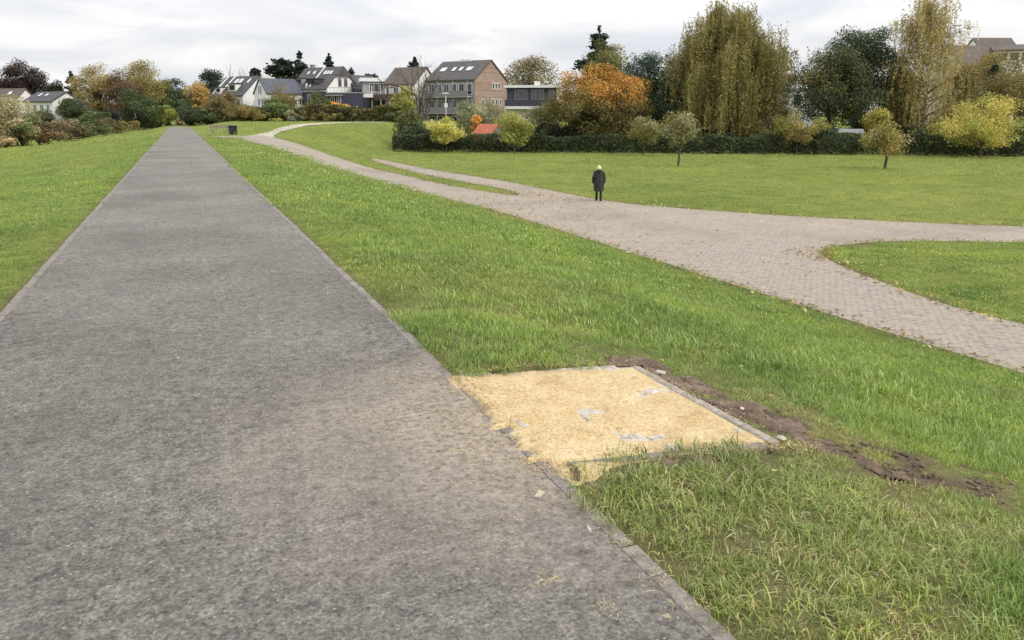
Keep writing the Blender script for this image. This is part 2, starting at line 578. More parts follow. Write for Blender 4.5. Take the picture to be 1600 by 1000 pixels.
def road_mat():
    """clay / concrete block paving, too fine to pick apart at a distance"""
    m, t, b = new_mat('block_paving')
    ge = N(t, 'ShaderNodeNewGeometry')
    P = ge.outputs['Position']
    br = N(t, 'ShaderNodeTexBrick', inp={'Scale': 1.0, 'Mortar Size': .006, 'Brick Width': .20, 'Row Height': .10, 'Bias': 0.0,
                                        'Color1': (.310, .268, .218, 1), 'Color2': (.345, .302, .250, 1), 'Mortar': (.235, .200, .158, 1)})
    t.links.new(P, br.inputs['Vector'])
    n1 = noise(t, .35, 5, .6, vec=P)
    r1 = ramp(t, [(.3, (.80, .79, .78)), (.5, (1, 1, 1)), (.7, (1.14, 1.12, 1.08))]); L(t, n1, 'Fac', r1, 'Fac')
    n2 = noise(t, 7, 5, .7, vec=P)
    r2 = ramp(t, [(.3, (.74, .72, .70)), (.55, (1.02, 1.02, 1.02)), (.75, (1.2, 1.2, 1.18))]); L(t, n2, 'Fac', r2, 'Fac')
    c = mixc(t, 1, br.outputs['Color'], r1.outputs['Color'], 'MULTIPLY')
    c = mixc(t, 1, c, r2.outputs['Color'], 'MULTIPLY')
    n3 = noise(t, 1.3, 6, .75, vec=P)
    r3 = ramp(t, [(.60, 0.), (.72, .55)]); L(t, n3, 'Fac', r3, 'Fac')
    c = mixc(t, r3.outputs['Color'], c, (.27, .205, .125))
    t.links.new(c, b.inputs['Base Color'])
    b.inputs['Roughness'].default_value = .9
    b.inputs['Specular IOR Level'].default_value = .2
    nb = bump(t, br.outputs['Fac'], -.5, .006)
    nb = bump(t, n2.outputs['Fac'], .5, .02, nb)
    t.links.new(nb, b.inputs['Normal'])
    return m


def brick_wall_mat():
    m, t, b = new_mat('red_brown_brickwork')
    c0 = N(t, 'ShaderNodeTexCoord')
    mp = N(t, 'ShaderNodeMapping'); mp.inputs['Rotation'].default_value = (R(90), 0, R(90))
    L(t, c0, 'Object', mp, 'Vector')
    br = N(t, 'ShaderNodeTexBrick', inp={'Scale': 1.0, 'Mortar Size': .012, 'Brick Width': .24, 'Row Height': .08,
                                        'Color1': (.25, .168, .135, 1), 'Color2': (.33, .235, .195, 1), 'Mortar': (.36, .31, .27, 1)})
    L(t, mp, 'Vector', br, 'Vector')
    n1 = noise(t, .8, 5, .6)
    r1 = ramp(t, [(.3, (.85, .84, .82)), (.7, (1.12, 1.12, 1.1))]); L(t, n1, 'Fac', r1, 'Fac')
    t.links.new(mixc(t, 1, br.outputs['Color'], r1.outputs['Color'], 'MULTIPLY'), b.inputs['Base Color'])
    b.inputs['Roughness'].default_value = .9
    t.links.new(bump(t, br.outputs['Fac'], -.4, .01), b.inputs['Normal'])
    return m


def tile_roof_mat(name, c, row=.3):
    m, t, b = new_mat(name)
    c0 = N(t, 'ShaderNodeTexCoord')
    wv = N(t, 'ShaderNodeTexWave', wave_type='BANDS', bands_direction='Z', wave_profile='SAW', inp={'Scale': 1.0 / row / 1.9, 'Distortion': .15})
    L(t, c0, 'Object', wv, 'Vector')
    n1 = noise(t, 1.2, 5, .65)
    r1 = ramp(t, [(.28, tuple(v * .72 for v in c)), (.5, c), (.74, tuple(min(1, v * 1.35) for v in c))]); L(t, n1, 'Fac', r1, 'Fac')
    n2 = noise(t, 9, 3, .6)
    r2 = ramp(t, [(.3, .82), (.7, 1.15)]); L(t, n2, 'Fac', r2, 'Fac')
    cc = mixc(t, 1, r1.outputs['Color'], r2.outputs['Color'], 'MULTIPLY')
    t.links.new(cc, b.inputs['Base Color'])
    b.inputs['Roughness'].default_value = .65
    t.links.new(bump(t, wv.outputs['Fac'], .6, .03), b.inputs['Normal'])
    return m


def sand_mat():
    m, t, b = new_mat('jointing_sand')
    ge = N(t, 'ShaderNodeNewGeometry'); P = ge.outputs['Position']
    n1 = noise(t, 4, 6, .7, vec=P)
    r1 = ramp(t, [(.25, (.38, .265, .13)), (.45, (.52, .395, .215)), (.62, (.585, .465, .28)), (.8, (.62, .52, .355))]); L(t, n1, 'Fac', r1, 'Fac')
    n2 = noise(t, 60, 4, .75, vec=P)
    r2 = ramp(t, [(.32, (.50, .44, .36)), (.48, (.96, .95, .93)), (.66, (1.18, 1.18, 1.18))]); L(t, n2, 'Fac', r2, 'Fac')
    n3 = N(t, 'ShaderNodeTexNoise', inp={'Scale': 22.0, 'Detail': 5.0, 'Roughness': .7, 'Distortion': 1.2}); t.links.new(P, n3.inputs['Vector'])
    r3 = ramp(t, [(.58, 0.), (.66, .55)]); L(t, n3, 'Fac', r3, 'Fac')
    c = mixc(t, 1, r1.outputs['Color'], r2.outputs['Color'], 'MULTIPLY')
    c = mixc(t, r3.outputs['Color'], c, (.30, .19, .085))
    t.links.new(c, b.inputs['Base Color'])
    b.inputs['Roughness'].default_value = .95
    b.inputs['Specular IOR Level'].default_value = .15
    nb = bump(t, n1.outputs['Fac'], .5, .03)
    nb = bump(t, n2.outputs['Fac'], .7, .008, nb)
    t.links.new(nb, b.inputs['Normal'])
    return m


def concrete_mat(name, c, chips=True):
    m, t, b = new_mat(name)
    ge = N(t, 'ShaderNodeNewGeometry'); P = ge.outputs['Position']
    n1 = noise(t, 6, 6, .7, vec=P)
    r1 = ramp(t, [(.28, tuple(v * .68 for v in c)), (.5, c), (.74, tuple(min(1, v * 1.25) for v in c))]); L(t, n1, 'Fac', r1, 'Fac')
    n2 = noise(t, 70, 3, .7, vec=P)
    r2 = ramp(t, [(.3, .72), (.6, 1.05), (.8, 1.3)]); L(t, n2, 'Fac', r2, 'Fac')
    n3 = noise(t, 19, 6, .78, vec=P)
    r3 = ramp(t, [(.36, (.60, .57, .53)), (.48, (.95, .94, .93)), (.64, (1.28, 1.26, 1.22))]); L(t, n3, 'Fac', r3, 'Fac')
    t.links.new(mixc(t, 1 if chips else .3, mixc(t, 1, r1.outputs['Color'], r2.outputs['Color'], 'MULTIPLY'), r3.outputs['Color'], 'MULTIPLY'), b.inputs['Base Color'])
    b.inputs['Roughness'].default_value = .9
    t.links.new(bump(t, n2.outputs['Fac'], .5, .005), b.inputs['Normal'])
    return m


def soil_mat():
    m, t, b = new_mat('bare_soil')
    ge = N(t, 'ShaderNodeNewGeometry'); P = ge.outputs['Position']
    n1 = noise(t, 5, 7, .72, vec=P)
    r1 = ramp(t, [(.28, (.085, .058, .042)), (.45, (.155, .112, .082)), (.60, (.235, .178, .132)), (.8, (.34, .275, .21))]); L(t, n1, 'Fac', r1, 'Fac')
    n2 = noise(t, 55, 4, .75, vec=P)
    r2 = ramp(t, [(.3, .6), (.55, 1.), (.8, 1.5)]); L(t, n2, 'Fac', r2, 'Fac')
    t.links.new(mixc(t, 1, r1.outputs['Color'], r2.outputs['Color'], 'MULTIPLY'), b.inputs['Base Color'])
    b.inputs['Roughness'].default_value = .95
    b.inputs['Specular IOR Level'].default_value = .12
    nb = bump(t, n1.outputs['Fac'], .8, .04)
    nb = bump(t, n2.outputs['Fac'], .8, .012, nb)
    t.links.new(nb, b.inputs['Normal'])
    return m


def bark_mat(name, c, birch=False):
    m, t, b = new_mat(name)
    c0 = N(t, 'ShaderNodeTexCoord')
    mp = N(t, 'ShaderNodeMapping'); mp.inputs['Scale'].default_value = (1, 1, .22) if not birch else (1, 1, 3.0)
    L(t, c0, 'Object', mp, 'Vector')
    n = noise(t, 9, 6, .7, vec=mp.outputs['Vector'])
    if birch:
        r = ramp(t, [(.36, (.05, .045, .04)), (.46, c), (.8, tuple(min(1, v * 1.2) for v in c))])
    else:
        r = ramp(t, [(.3, tuple(v * .5 for v in c)), (.55, c), (.8, tuple(v * 1.5 for v in c))])
    L(t, n, 'Fac', r, 'Fac'); L(t, r, 'Color', b, 'Base Color')
    b.inputs['Roughness'].default_value = .9
    t.links.new(bump(t, n.outputs['Fac'], .7, .05), b.inputs['Normal'])
    return m


def glass_mat(name, c=(.03, .035, .04), rough=.08):
    m, t, b = new_mat(name)
    n = noise(t, 1.4, 3)
    r = ramp(t, [(.3, tuple(v * .6 for v in c)), (.7, tuple(min(1, v * 1.6) for v in c))])
    L(t, n, 'Fac', r, 'Fac'); L(t, r, 'Color', b, 'Base Color')
    b.inputs['Roughness'].default_value = rough
    b.inputs['Specular IOR Level'].default_value = .8
    return m


M = dict(
    leaf=leaf_mat('foliage', .015, .35), needle=leaf_mat('needles', .01, .12), blade=grass_blade_mat(), litter=leaf_mat('fallen_leaf', .03, .15),
    turf=turf_mat(), asphalt=asphalt_mat(), road=road_mat(), brickwall=brick_wall_mat(), sand=sand_mat(), soil=soil_mat(),
    kerb=concrete_mat('path_edging_concrete', (.225, .200, .176)), edging=concrete_mat('pale_edging_concrete', (.33, .30, .26)),
    paver=concrete_mat('grey_paver_concrete', (.45, .41, .35)), gravel=concrete_mat('pale_gravel', (.46, .41, .33)),
    pblock=concrete_mat('block_paver_concrete', (.325, .282, .232), False), stone=concrete_mat('pale_stone', (.5, .47, .42)),
    bark=bark_mat('bark', (.085, .068, .05)), palebark=bark_mat('grey_bark', (.17, .145, .11)), birch=bark_mat('birch_bark', (.42, .39, .34), True),
    white=plain('white_render', (.74, .74, .72), .8, .06, 1.5), cream=plain('cream_render', (.60, .55, .46), .8, .1, 1.5),
    grey=plain('grey_render', (.30, .29, .28), .8, .12, 1.5), dark=plain('dark_cladding', (.055, .055, .07), .6, .2, 2),
    navy=plain('dark_blue_cladding', (.05, .05, .085), .6, .2, 2), fascia=plain('white_fascia', (.70, .71, .70), .6, .06, 2),
    slate=tile_roof_mat('dark_slate_roof', (.060, .058, .062)), bluslate=tile_roof_mat('blue_grey_slate_roof', (.075, .080, .105)),
    brownroof=tile_roof_mat('brown_tile_roof', (.095, .072, .058)), greyroof=tile_roof_mat('grey_brown_tile_roof', (.074, .066, .061)), redroof=tile_roof_mat('red_clay_tile_roof', (.44, .125, .055)),
    glass=glass_mat('window_glass'), skyl=glass_mat('skylight_glass', (.55, .57, .58), .12), rail=plain('balcony_rail_metal', (.22, .22, .22), .5, .1, 2, metallic=.3),  # skylight panes: reflected sky put into the pale base colour
    brail=plain('brown_wood_balcony', (.10, .072, .052), .7, .2, 3),
    wood=plain('weathered_wood', (.23, .20, .165), .8, .25, 8, .4), metal=plain('galvanised_steel', (.38, .39, .39), .45, .12, 5, metallic=.6),
    binmat=plain('dark_green_bin_paint', (.016, .020, .018), .5, .2, 4), lampwhite=plain('white_lamp_paint', (.62, .62, .60), .5, .08, 3),
)

# ================================================================ GROUND
def soil_amount(x, y):
    """0..1: how bare the earth is (trodden and dug earth round the pad)"""
    x = np.asarray(x, float); y = np.asarray(y, float)
    nn = fbm(x * 3.1, y * 3.1, 21, 3) - .5
    d1 = dist_poly(x, y, [(2.86, 4.48), (2.92, 4.05), (3.0, 3.65), (3.12, 3.3)], False)
    m = sm((.33 + .36 * nn - d1) / .2)
    d2 = dist_poly(x, y, [(3.1, 3.32), (3.26, 3.04), (3.44, 2.84), (3.62, 2.68)], False)
    m = np.maximum(m, sm((.42 + .50 * nn - d2) / .2))
    d3 = dist_poly(x, y, [(1.62, 2.90), (1.95, 2.84), (2.25, 2.84)], False)
    m = np.maximum(m, sm((.10 + .16 * nn - d3) / .08))
    m = m * sm((.30 + 1.5 * fbm(x * 4.2, y * 4.2, 29, 3) - .80) / .25)           # tufts stand between the bare spots
    return m


def soil_near(x, y):
    return dist_poly(x, y, [(2.86, 4.48), (2.92, 4.05), (3.0, 3.65), (3.12, 3.3), (3.28, 3.0), (3.5, 2.76), (3.8, 2.5)], False)


def padz(x):
    return -.082 * (x - 1.5)


def on_pad(x, y, g=0.0):
    return (x > PATCH[0] - g) & (x < PATCH[2] + .06 + g) & (y > PATCH[1] - .03 - g) & (y < PATCH[3] + g)


def axis(segs):
    out = []
    for a, b, s in segs:
        out += list(np.arange(a, b - 1e-6, s))
    out.append(segs[-1][1])
    return np.array(out)


gx = np.concatenate([-np.geomspace(1800, 62, 16), axis([(-60, -24, 2), (-24, -2.4, .72), (-2.4, -1.5, .15), (-1.5, 1.5, .75), (1.5, 5.1, .12), (5.1, 30.3, .42), (30.3, 60, 1.0), (60, 140, 2.5)]), np.geomspace(150, 2400, 14)])
gy = np.concatenate([-np.geomspace(800, 34, 8), axis([(-30, 0, 2), (0, 6, .12), (6, 76.2, .45), (76.2, 150, 1.3)]), np.geomspace(155, 3200, 18)])
GX, GY = np.meshgrid(gx, gy)
GZ = Hn(GX, GY)
road_in = in_poly(GX, GY, ROAD)
near = (GX > 0) & (GX < 50) & (GY < 130)
dr = np.where(near, dist_poly(GX, GY, ROAD), 9)
GZ -= np.where(road_in & (dr > .42), .07, np.where(road_in, .012, 0))
gr_in = in_poly(GX, GY, GRAVEL)
GZ -= np.where(gr_in, .07, 0)
GZ -= np.where((np.abs(GX) < 1.49) & (GY < 134.5) & (GY > -30), .10, 0)
GZ -= np.where((np.abs(GX) >= 1.49) & (np.abs(GX) < 1.72), .022, 0)
GZ -= np.where(on_pad(GX, GY, -.02), .14, 0)
ny, nx = GX.shape
idx = np.arange(ny * nx).reshape(ny, nx)
F = np.stack([idx[:-1, :-1], idx[:-1, 1:], idx[1:, 1:], idx[1:, :-1]], -1).reshape(-1, 4)
ground = np_mesh('ground', np.stack([GX, GY, GZ], -1).reshape(-1, 3), F, M['turf'], smooth=True)
a = ground.data.attributes.new('soil', 'FLOAT', 'POINT')
so = np.where((GX > 1.4) & (GX < 6) & (GY > 1) & (GY < 7), soil_amount(GX, GY), 0)
edge = np.where((np.abs(GX) > 1.45) & (np.abs(GX) < 1.60), .6, 0)
edge = np.maximum(edge, np.where(near & (dr < .25), .55, 0))
edge = np.maximum(edge, .62 * sm((9 - np.hypot(GX, GY)) / 4) * (GX > 1.4))
a.data.foreach_set('value', np.maximum(so, edge).ravel().astype(np.float32))
tag(ground, kind='structure')

# ---- asphalt path on the crest
px_ = np.linspace(-1.42, 1.42, 13)
py_ = np.concatenate([np.arange(-30, 0, 2.0), np.arange(0, 14, .25), np.arange(14, 134.6, 1.5)])
PX, PY = np.meshgrid(px_, py_)
PZ = .004 + .010 * (fbm(PX / 1.1, PY / 1.1, 31) - .5) - .012 * (np.abs(PX) / 1.42) ** 2
n_y, n_x = PX.shape
i2 = np.arange(n_y * n_x).reshape(n_y, n_x)
F = np.stack([i2[:-1, :-1], i2[:-1, 1:], i2[1:, 1:], i2[1:, :-1]], -1).reshape(-1, 4)
path = np_mesh('asphalt_path', np.stack([PX, PY, PZ], -1).reshape(-1, 3), F, M['asphalt'], smooth=True)
tag(path, kind='structure')
kb = MB().bx(-.038, .038, -.493, .493, -.16, 0).build('edging_stone', M['kerb'], path, bevel=.007)
kerb_me = kb.data
first = True
for side in (-1, 1):
    for k in range(44):
        y = -1.2 + k * 1.0
        o = kb if first else bpy.data.objects.new('edging_stone', kerb_me)
        if not first:
            COL.objects.link(o); o.parent = path
        first = False
        o.location = (side * (1.461 + RNG.normal(0, .003)), y, -.012 + RNG.normal(0, .004))
        o.rotation_euler = (RNG.normal(0, .004), RNG.normal(0, .02), RNG.normal(0, .005))
far = MB()
for side in (-1, 1):
    for k in range(46, 136):
        far.bx(side * 1.461 - .038, side * 1.461 + .038, k - 2.7 + .01, k - 1.7 - .01, -.14, -.008)
tag(far.build('edging_strip', M['kerb'], path), kind='stuff')


# ---- block-paved service road below, and the gravel path up the bank
def cdt_sheet(name, poly, step, lift, mat, ylim=None):
    P2 = [Vector(p) for p in poly]
    n = len(P2)
    xs = [p[0] for p in poly]; ys = [p[1] for p in poly]
    X, Y = np.meshgrid(np.arange(min(xs), max(xs), step), np.arange(min(ys), max(ys), step))
    X = X.ravel(); Y = Y.ravel()
    ok = in_poly(X, Y, poly)
    X = X[ok]; Y = Y[ok]
    ok = dist_poly(X, Y, poly) > step * .35
    pts = P2 + [Vector((a, b)) for a, b in zip(X[ok], Y[ok])]
    r = delaunay_2d_cdt(pts, [(i, (i + 1) % n) for i in range(n)], [], 1, 1e-5)
    vs = np.array([(v[0], v[1]) for v in r[0]])
    z = H(vs[:, 0], vs[:, 1]) + lift
    return mesh_obj(name, np.column_stack([vs, z]), r[2], mat, smooth=True)


road = tag(cdt_sheet('paved_road', ROAD, .6, .004, M['road']), kind='structure')
gravel = tag(cdt_sheet('gravel_path', GRAVEL, 1.2, .012, M['gravel']), kind='structure')

# single paving blocks where the road passes nearest to the camera
def block_mesh():
    o = MB().bx(-.097, .097, -.047, .047, -.03, 0).build('paving_block', M['pblock'], road, bevel=.006)
    return o
pb = block_mesh()
bl = []
for j in range(int(4.5 / .1), int(22 / .1)):
    for i in range(int(11.9 / .2), int(19 / .2) + 1):
        bl.append((i * .2 + (.1 if j % 2 else 0), j * .1))
bl = np.array(bl)
ok = np.ones(len(bl), bool)
for sx in (-.1, .1):
    for sy in (-.05, .05):
        ok &= in_poly(bl[:, 0] + sx, bl[:, 1] + sy, ROAD)
bl = bl[ok]
fh = bl[:, 0] * math.sin(YAW) + bl[:, 1] * math.cos(YAW)
fl = bl[:, 0] * math.cos(YAW) - bl[:, 1] * math.sin(YAW)
vis = (np.abs(fl / fh) < .69) & (bl[:, 1] < 20)
bl = bl[vis]; fh = fh[vis]
order = np.argsort(fh)
bl = bl[order]
bz = H(bl[:, 0], bl[:, 1]) + .016 + RNG.normal(0, .0022, len(bl))
for k in range(min(300, len(bl))):
    o = pb if k == 0 else bpy.data.objects.new('paving_block', pb.data)
    if k:
        COL.objects.link(o); o.parent = road
    o.location = (bl[k, 0] + RNG.normal(0, .002), bl[k, 1] + RNG.normal(0, .002), bz[k])
    o.rotation_euler = (RNG.normal(0, .012), RNG.normal(0, .012), RNG.normal(0, .01))
me = pb.data
bv = np.array([v.co[:] for v in me.vertices])
bf = [tuple(p.vertices) for p in me.polygons]
V = []; Fq = []
for k in range(300, len(bl)):
    b0 = len(V) * 1
    V += [(v[0] + bl[k, 0], v[1] + bl[k, 1], v[2] + bz[k]) for v in bv]
    Fq += [tuple(i + b0 for i in f) for f in bf]
if V:
    tag(mesh_obj('block_paving', V, Fq, M['pblock'], road), kind='stuff')

# ---- sanded paving pad beside the path
PADC = np.array([(PATCH[0] + PATCH[2]) / 2, (PATCH[1] + PATCH[3]) / 2, -.05])
pad = tag(empty('paved_pad', tuple(PADC)),
          'square pad of grey pavers strewn with yellow sand beside the path', 'paving')
pv = MB().bx(-.0975, .0975, -.0975, .0975, -.07, 0).build('paver', M['paver'], pad, bevel=.005)
first = True
for i in range(6):
    for j in range(7):
        x = PATCH[0] + .11 + i * .2; y = PATCH[1] + .13 + j * .2 + (.0 if i % 2 else .06)
        o = pv if first else bpy.data.objects.new('paver', pv.data)
        if not first:
            COL.objects.link(o); o.parent = pad
        first = False
        o.location = Vector((x, y, padz(x) - .006 + RNG.normal(0, .003))) - Vector(PADC)
        o.rotation_euler = (RNG.normal(0, .008), .082 + RNG.normal(0, .008), RNG.normal(0, .006))
for (x0, x1, y0, y1, dz, rz) in ((2.752, 2.814, 2.98, 3.66, -.096, .014), (2.755, 2.817, 3.68, 4.36, -.102, -.004)):
    o = MB().bx(-(x1 - x0) / 2, (x1 - x0) / 2, -(y1 - y0) / 2, (y1 - y0) / 2, -.2, 0).build('edging_stone', M['edging'], pad, bevel=.007)
    o.location = Vector(((x0 + x1) / 2, (y0 + y1) / 2, dz)) - Vector(PADC); o.rotation_euler = (0, .02, rz)
for (x0, x1) in ((1.56, 1.95), (1.96, 2.72)):
    o = MB().bx(-(x1 - x0) / 2, (x1 - x0) / 2, -.03, .03, -.2, 0).build('edging_stone', M['kerb'], pad, bevel=.006)
    o.location = Vector(((x0 + x1) / 2, 2.985, padz((x0 + x1) / 2) + .004)) - Vector(PADC); o.rotation_euler = (0, .082, -.02)

# sand lying on the pad, thin enough in places for the pavers to show
sx_ = np.linspace(.75, 3.15, 240); sy_ = np.linspace(2.66, 4.46, 190)
SX, SY = np.meshgrid(sx_, sy_)
nb = fbm(SX * 5, SY * 5, 41, 4) - .5
ed = np.minimum.reduce([SX - 1.52, 2.765 - SX, SY - 3.02, 4.36 - SY]) + .05 * (fbm(SX * 7, SY * 7, 45, 3) - .5)
SZ = -.004 + .014 * sm(ed / .12) + .022 * nb + .006 * (fbm(SX * 22, SY * 22, 47, 2) - .5)
thin = np.exp(-(((SX - 2.16) / .34) ** 2 + ((SY - 3.50) / .20) ** 2)) + .8 * np.exp(-(((SX - 2.50) / .26) ** 2 + ((SY - 3.86) / .16) ** 2)) + .9 * np.exp(-(((SX - 2.05) / .18) ** 2 + ((SY - 3.25) / .13) ** 2))
SZ -= .022 * thin * sm((fbm(SX * 6, SY * 6, 51, 2) - .35) / .2)
SZ = np.where(ed < -.01, -1.0, SZ)
# spill over the near edge, to the right corner and onto the path
d5 = dist_poly(SX, SY, [(1.62, 2.94), (1.9, 2.90), (2.2, 2.92)], False)
SZ = np.maximum(SZ, np.where(d5 < .16, -.020 + .034 * sm((.12 + .16 * nb - d5) / .10), -1))
d7 = dist_poly(SX, SY, [(1.51, 2.92), (1.495, 3.5), (1.51, 4.33)], False)
SZ = np.maximum(SZ, np.where(d7 < .10, -.016 + .026 * sm((.045 + .16 * (fbm(SX * 8, SY * 8, 57, 3) - .5) - d7) / .05), -1))
fall = np.exp(-(((SX - 1.5) / .42) ** 2 + ((SY - 3.25) / .55) ** 2))
blob = fbm(SX * 4.5, SY * 9, 91, 4) + .32 * fall + .05 * (fbm(SX * 30, SY * 30, 93, 2) - .5)
SZ = np.maximum(SZ, np.where((SX < 1.5) & (blob > .93), -.008 + .016 * sm((blob - .93) / .10), -1))
SZ = np.where(SZ < -.5, -.09, SZ)
n_y, n_x = SX.shape
i3 = np.arange(n_y * n_x).reshape(n_y, n_x)
F = np.stack([i3[:-1, :-1], i3[:-1, 1:], i3[1:, 1:], i3[1:, :-1]], -1).reshape(-1, 4)
keep = (SZ.ravel()[F] > -.06).any(1)
F = F[keep]
sandv = np.stack([SX, SY, SZ + padz(np.maximum(SX, 1.5))], -1).reshape(-1, 3)
sand = np_mesh('sand', sandv, F, M['sand'], smooth=True)
tag(sand, 'thin layer of yellow sand spread over the paving pad', 'sand', kind='stuff')

# dug earth right of the pad: lumps and clods
ex_ = np.linspace(1.5, 4.4, 240); ey_ = np.linspace(2.1, 4.95, 240)
EX, EY = np.meshgrid(ex_, ey_)
ms = soil_amount(EX, EY)
EZ = H(EX, EY) + .004 + ms * (.055 * (fbm(EX * 7, EY * 7, 61, 4) - .55) + .035 * (fbm(EX * 26, EY * 26, 67, 3) - .5)) - .035 * (1 - sm(ms / .6))
EZ = np.where(on_pad(EX, EY, .005), -.2, EZ)
n_y, n_x = EX.shape
i4 = np.arange(n_y * n_x).reshape(n_y, n_x)
F = np.stack([i4[:-1, :-1], i4[:-1, 1:], i4[1:, 1:], i4[1:, :-1]], -1).reshape(-1, 4)
F = F[(ms.ravel()[F] > .03).any(1) & (EZ.ravel()[F] > -.19).all(1)]
soil = np_mesh('bare_soil', np.stack([EX, EY, EZ], -1).reshape(-1, 3), F, M['soil'], smooth=True)
tag(soil, 'dark lumpy bare earth dug up beside the paving pad', 'soil', kind='stuff')


def pebble(x, y, s, label, mat='stone', flat=.6):
    bm = bmesh.new()
    bmesh.ops.create_icosphere(bm, subdivisions=2, radius=1)
    for v in bm.verts:
        k = 1 + .35 * (float(vnoise(v.co.x * 1.7 + x * 9, v.co.y * 1.7 + v.co.z * 1.3 + y * 7, 3)) - .5)
        v.co = Vector((v.co.x * s * 1.25 * k, v.co.y * s * .85 * k, v.co.z * s * flat * k))
    me = bpy.data.meshes.new('stone'); bm.to_mesh(me); bm.free()
    me.materials.append(M[mat])
    o = bpy.data.objects.new('stone', me); COL.objects.link(o)
    o.location = (x, y, float(H(x, y)) + s * flat * .7); o.rotation_euler = (0, 0, x * 17)
    tag(o, label, 'stone', 'loose stones by the pad')


pebble(2.88, 3.03, .024, 'small pale rounded stone by the near corner of the pad edging')
pebble(2.90, 4.22, .030, 'pale flat stone beside the far corner of the pad', flat=.4)
pebble(3.02, 3.52, .016, 'little whitish chip of stone on the dark earth along the edging', flat=.4)


# ================================================================ GRASS
def hidden_collection(name):
    return bpy.data.collections.new(name)


def make_tuft(name, rng, n, rad, h0, h1, w, curl, pal, flat, coll):
    """tuft of bent blades, each three quads"""
    r = rad * np.sqrt(rng.random(n)); a = rng.random(n) * 2 * np.pi
    bx = r * np.cos(a); by = r * np.sin(a)
    hgt = rng.uniform(h0, h1, n) * (1 - .35 * (r / rad) ** 2)
    da = rng.random(n) * 2 * np.pi
    lean = rng.uniform(.15, 1.0, n) * curl
    fl = rng.random(n) < flat
    lean = np.where(fl, lean + rng.uniform(.8, 1.6, n), lean)
    wx = -np.sin(da + rng.normal(0, .5, n)); wy = np.cos(da + rng.normal(0, .5, n))
    ww = w * rng.uniform(.6, 1.3, n)
    V = np.zeros((n, 8, 3))
    for k, t in enumerate((0, .38, .72, 1.0)):
        th = lean * t                                      # bending arc
        hor = hgt * t * np.sin(th * .9) * 1.0
        ver = hgt * t * np.cos(th * .75)
        cx_ = bx + hor * np.cos(da); cy_ = by + hor * np.sin(da)
        wk = ww * (1.0, .95, .65, .08)[k] * .5
        V[:, 2 * k] = np.stack([cx_ - wx * wk, cy_ - wy * wk, ver - .008], -1)
        V[:, 2 * k + 1] = np.stack([cx_ + wx * wk, cy_ + wy * wk, ver - .008], -1)
    base = (np.arange(n) * 8)[:, None, None]
    F = (np.array([[0, 1, 3, 2], [2, 3, 5, 4], [4, 5, 7, 6]])[None] + base).reshape(-1, 4)
    pal = np.array(pal)
    ci = rng.integers(0, len(pal), n)
    c = (1.25 if curl >= 1.5 and w < .006 else 1.0) * pal[ci] * rng.uniform(.75, 1.25, (n, 1))
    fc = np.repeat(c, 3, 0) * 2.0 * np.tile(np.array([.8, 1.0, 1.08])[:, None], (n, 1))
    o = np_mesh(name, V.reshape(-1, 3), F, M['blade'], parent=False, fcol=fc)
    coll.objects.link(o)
    return o


GREEN = [(.114, .170, .033), (.140, .200, .043), (.098, .152, .031), (.168, .220, .055), (.124, .182, .036), (.195, .225, .072)]
OLIVE = [(.125, .155, .034), (.150, .172, .046), (.100, .135, .030), (.185, .188, .062), (.22, .190, .092), (.11, .148, .030), (.120, .160, .034)]
DRY = [(.26, .205, .095), (.32, .26, .14), (.20, .165, .07), (.16, .17, .05), (.36, .30, .18)]
LAWN = [(.150, .186, .044), (.172, .206, .052), (.136, .172, .041), (.194, .218, .064)]
kinds = {}
trng = np.random.default_rng(11)
for kname, nv, args in (('near_lush', 6, (50, .11, .04, .100, .0048, 1.0, GREEN, .15)),
                        ('near_mixed', 6, (52, .12, .04, .10, .0048, 1.5, OLIVE, .40)),
                        ('near_dry', 4, (26, .10, .02, .07, .0042, 1.8, DRY, .6)),
                        ('mid_lush', 5, (50, .20, .042, .100, .008, 1.0, GREEN, .15)),
                        ('mid_mixed', 4, (46, .20, .04, .10, .008, 1.3, OLIVE + GREEN[:3], .3)),
                        ('far_lush', 5, (54, .36, .035, .088, .015, 1.0, GREEN, .12)),
                        ('far_lawn', 5, (60, .40, .02, .055, .016, 1.0, LAWN, .1)),
                        ('vast_lush', 4, (60, .8, .035, .08, .032, 1.0, GREEN + LAWN, .1)),
                        ('vast_lawn', 4, (70, .9, .02, .05, .034, 1.0, LAWN, .1)),
                        ('horizon', 4, (70, 1.6, .03, .07, .07, 1.0, LAWN, .1))):
    kinds[kname] = [make_tuft('%s_tuft_%d' % (kname, k), trng, *args, coll=None) if False else (kname, k, args) for k in range(nv)]
TUFTS = hidden_collection('grass_tufts')
kind_index = {}
order_names = []
for kname, lst in kinds.items():
    kind_index[kname] = []
    for (kn, k, args) in lst:
        nm = 'tuft_%03d' % len(order_names)
        kind_index[kname].append(len(order_names))
        order_names.append(nm)
        make_tuft(nm, trng, *args, coll=TUFTS)


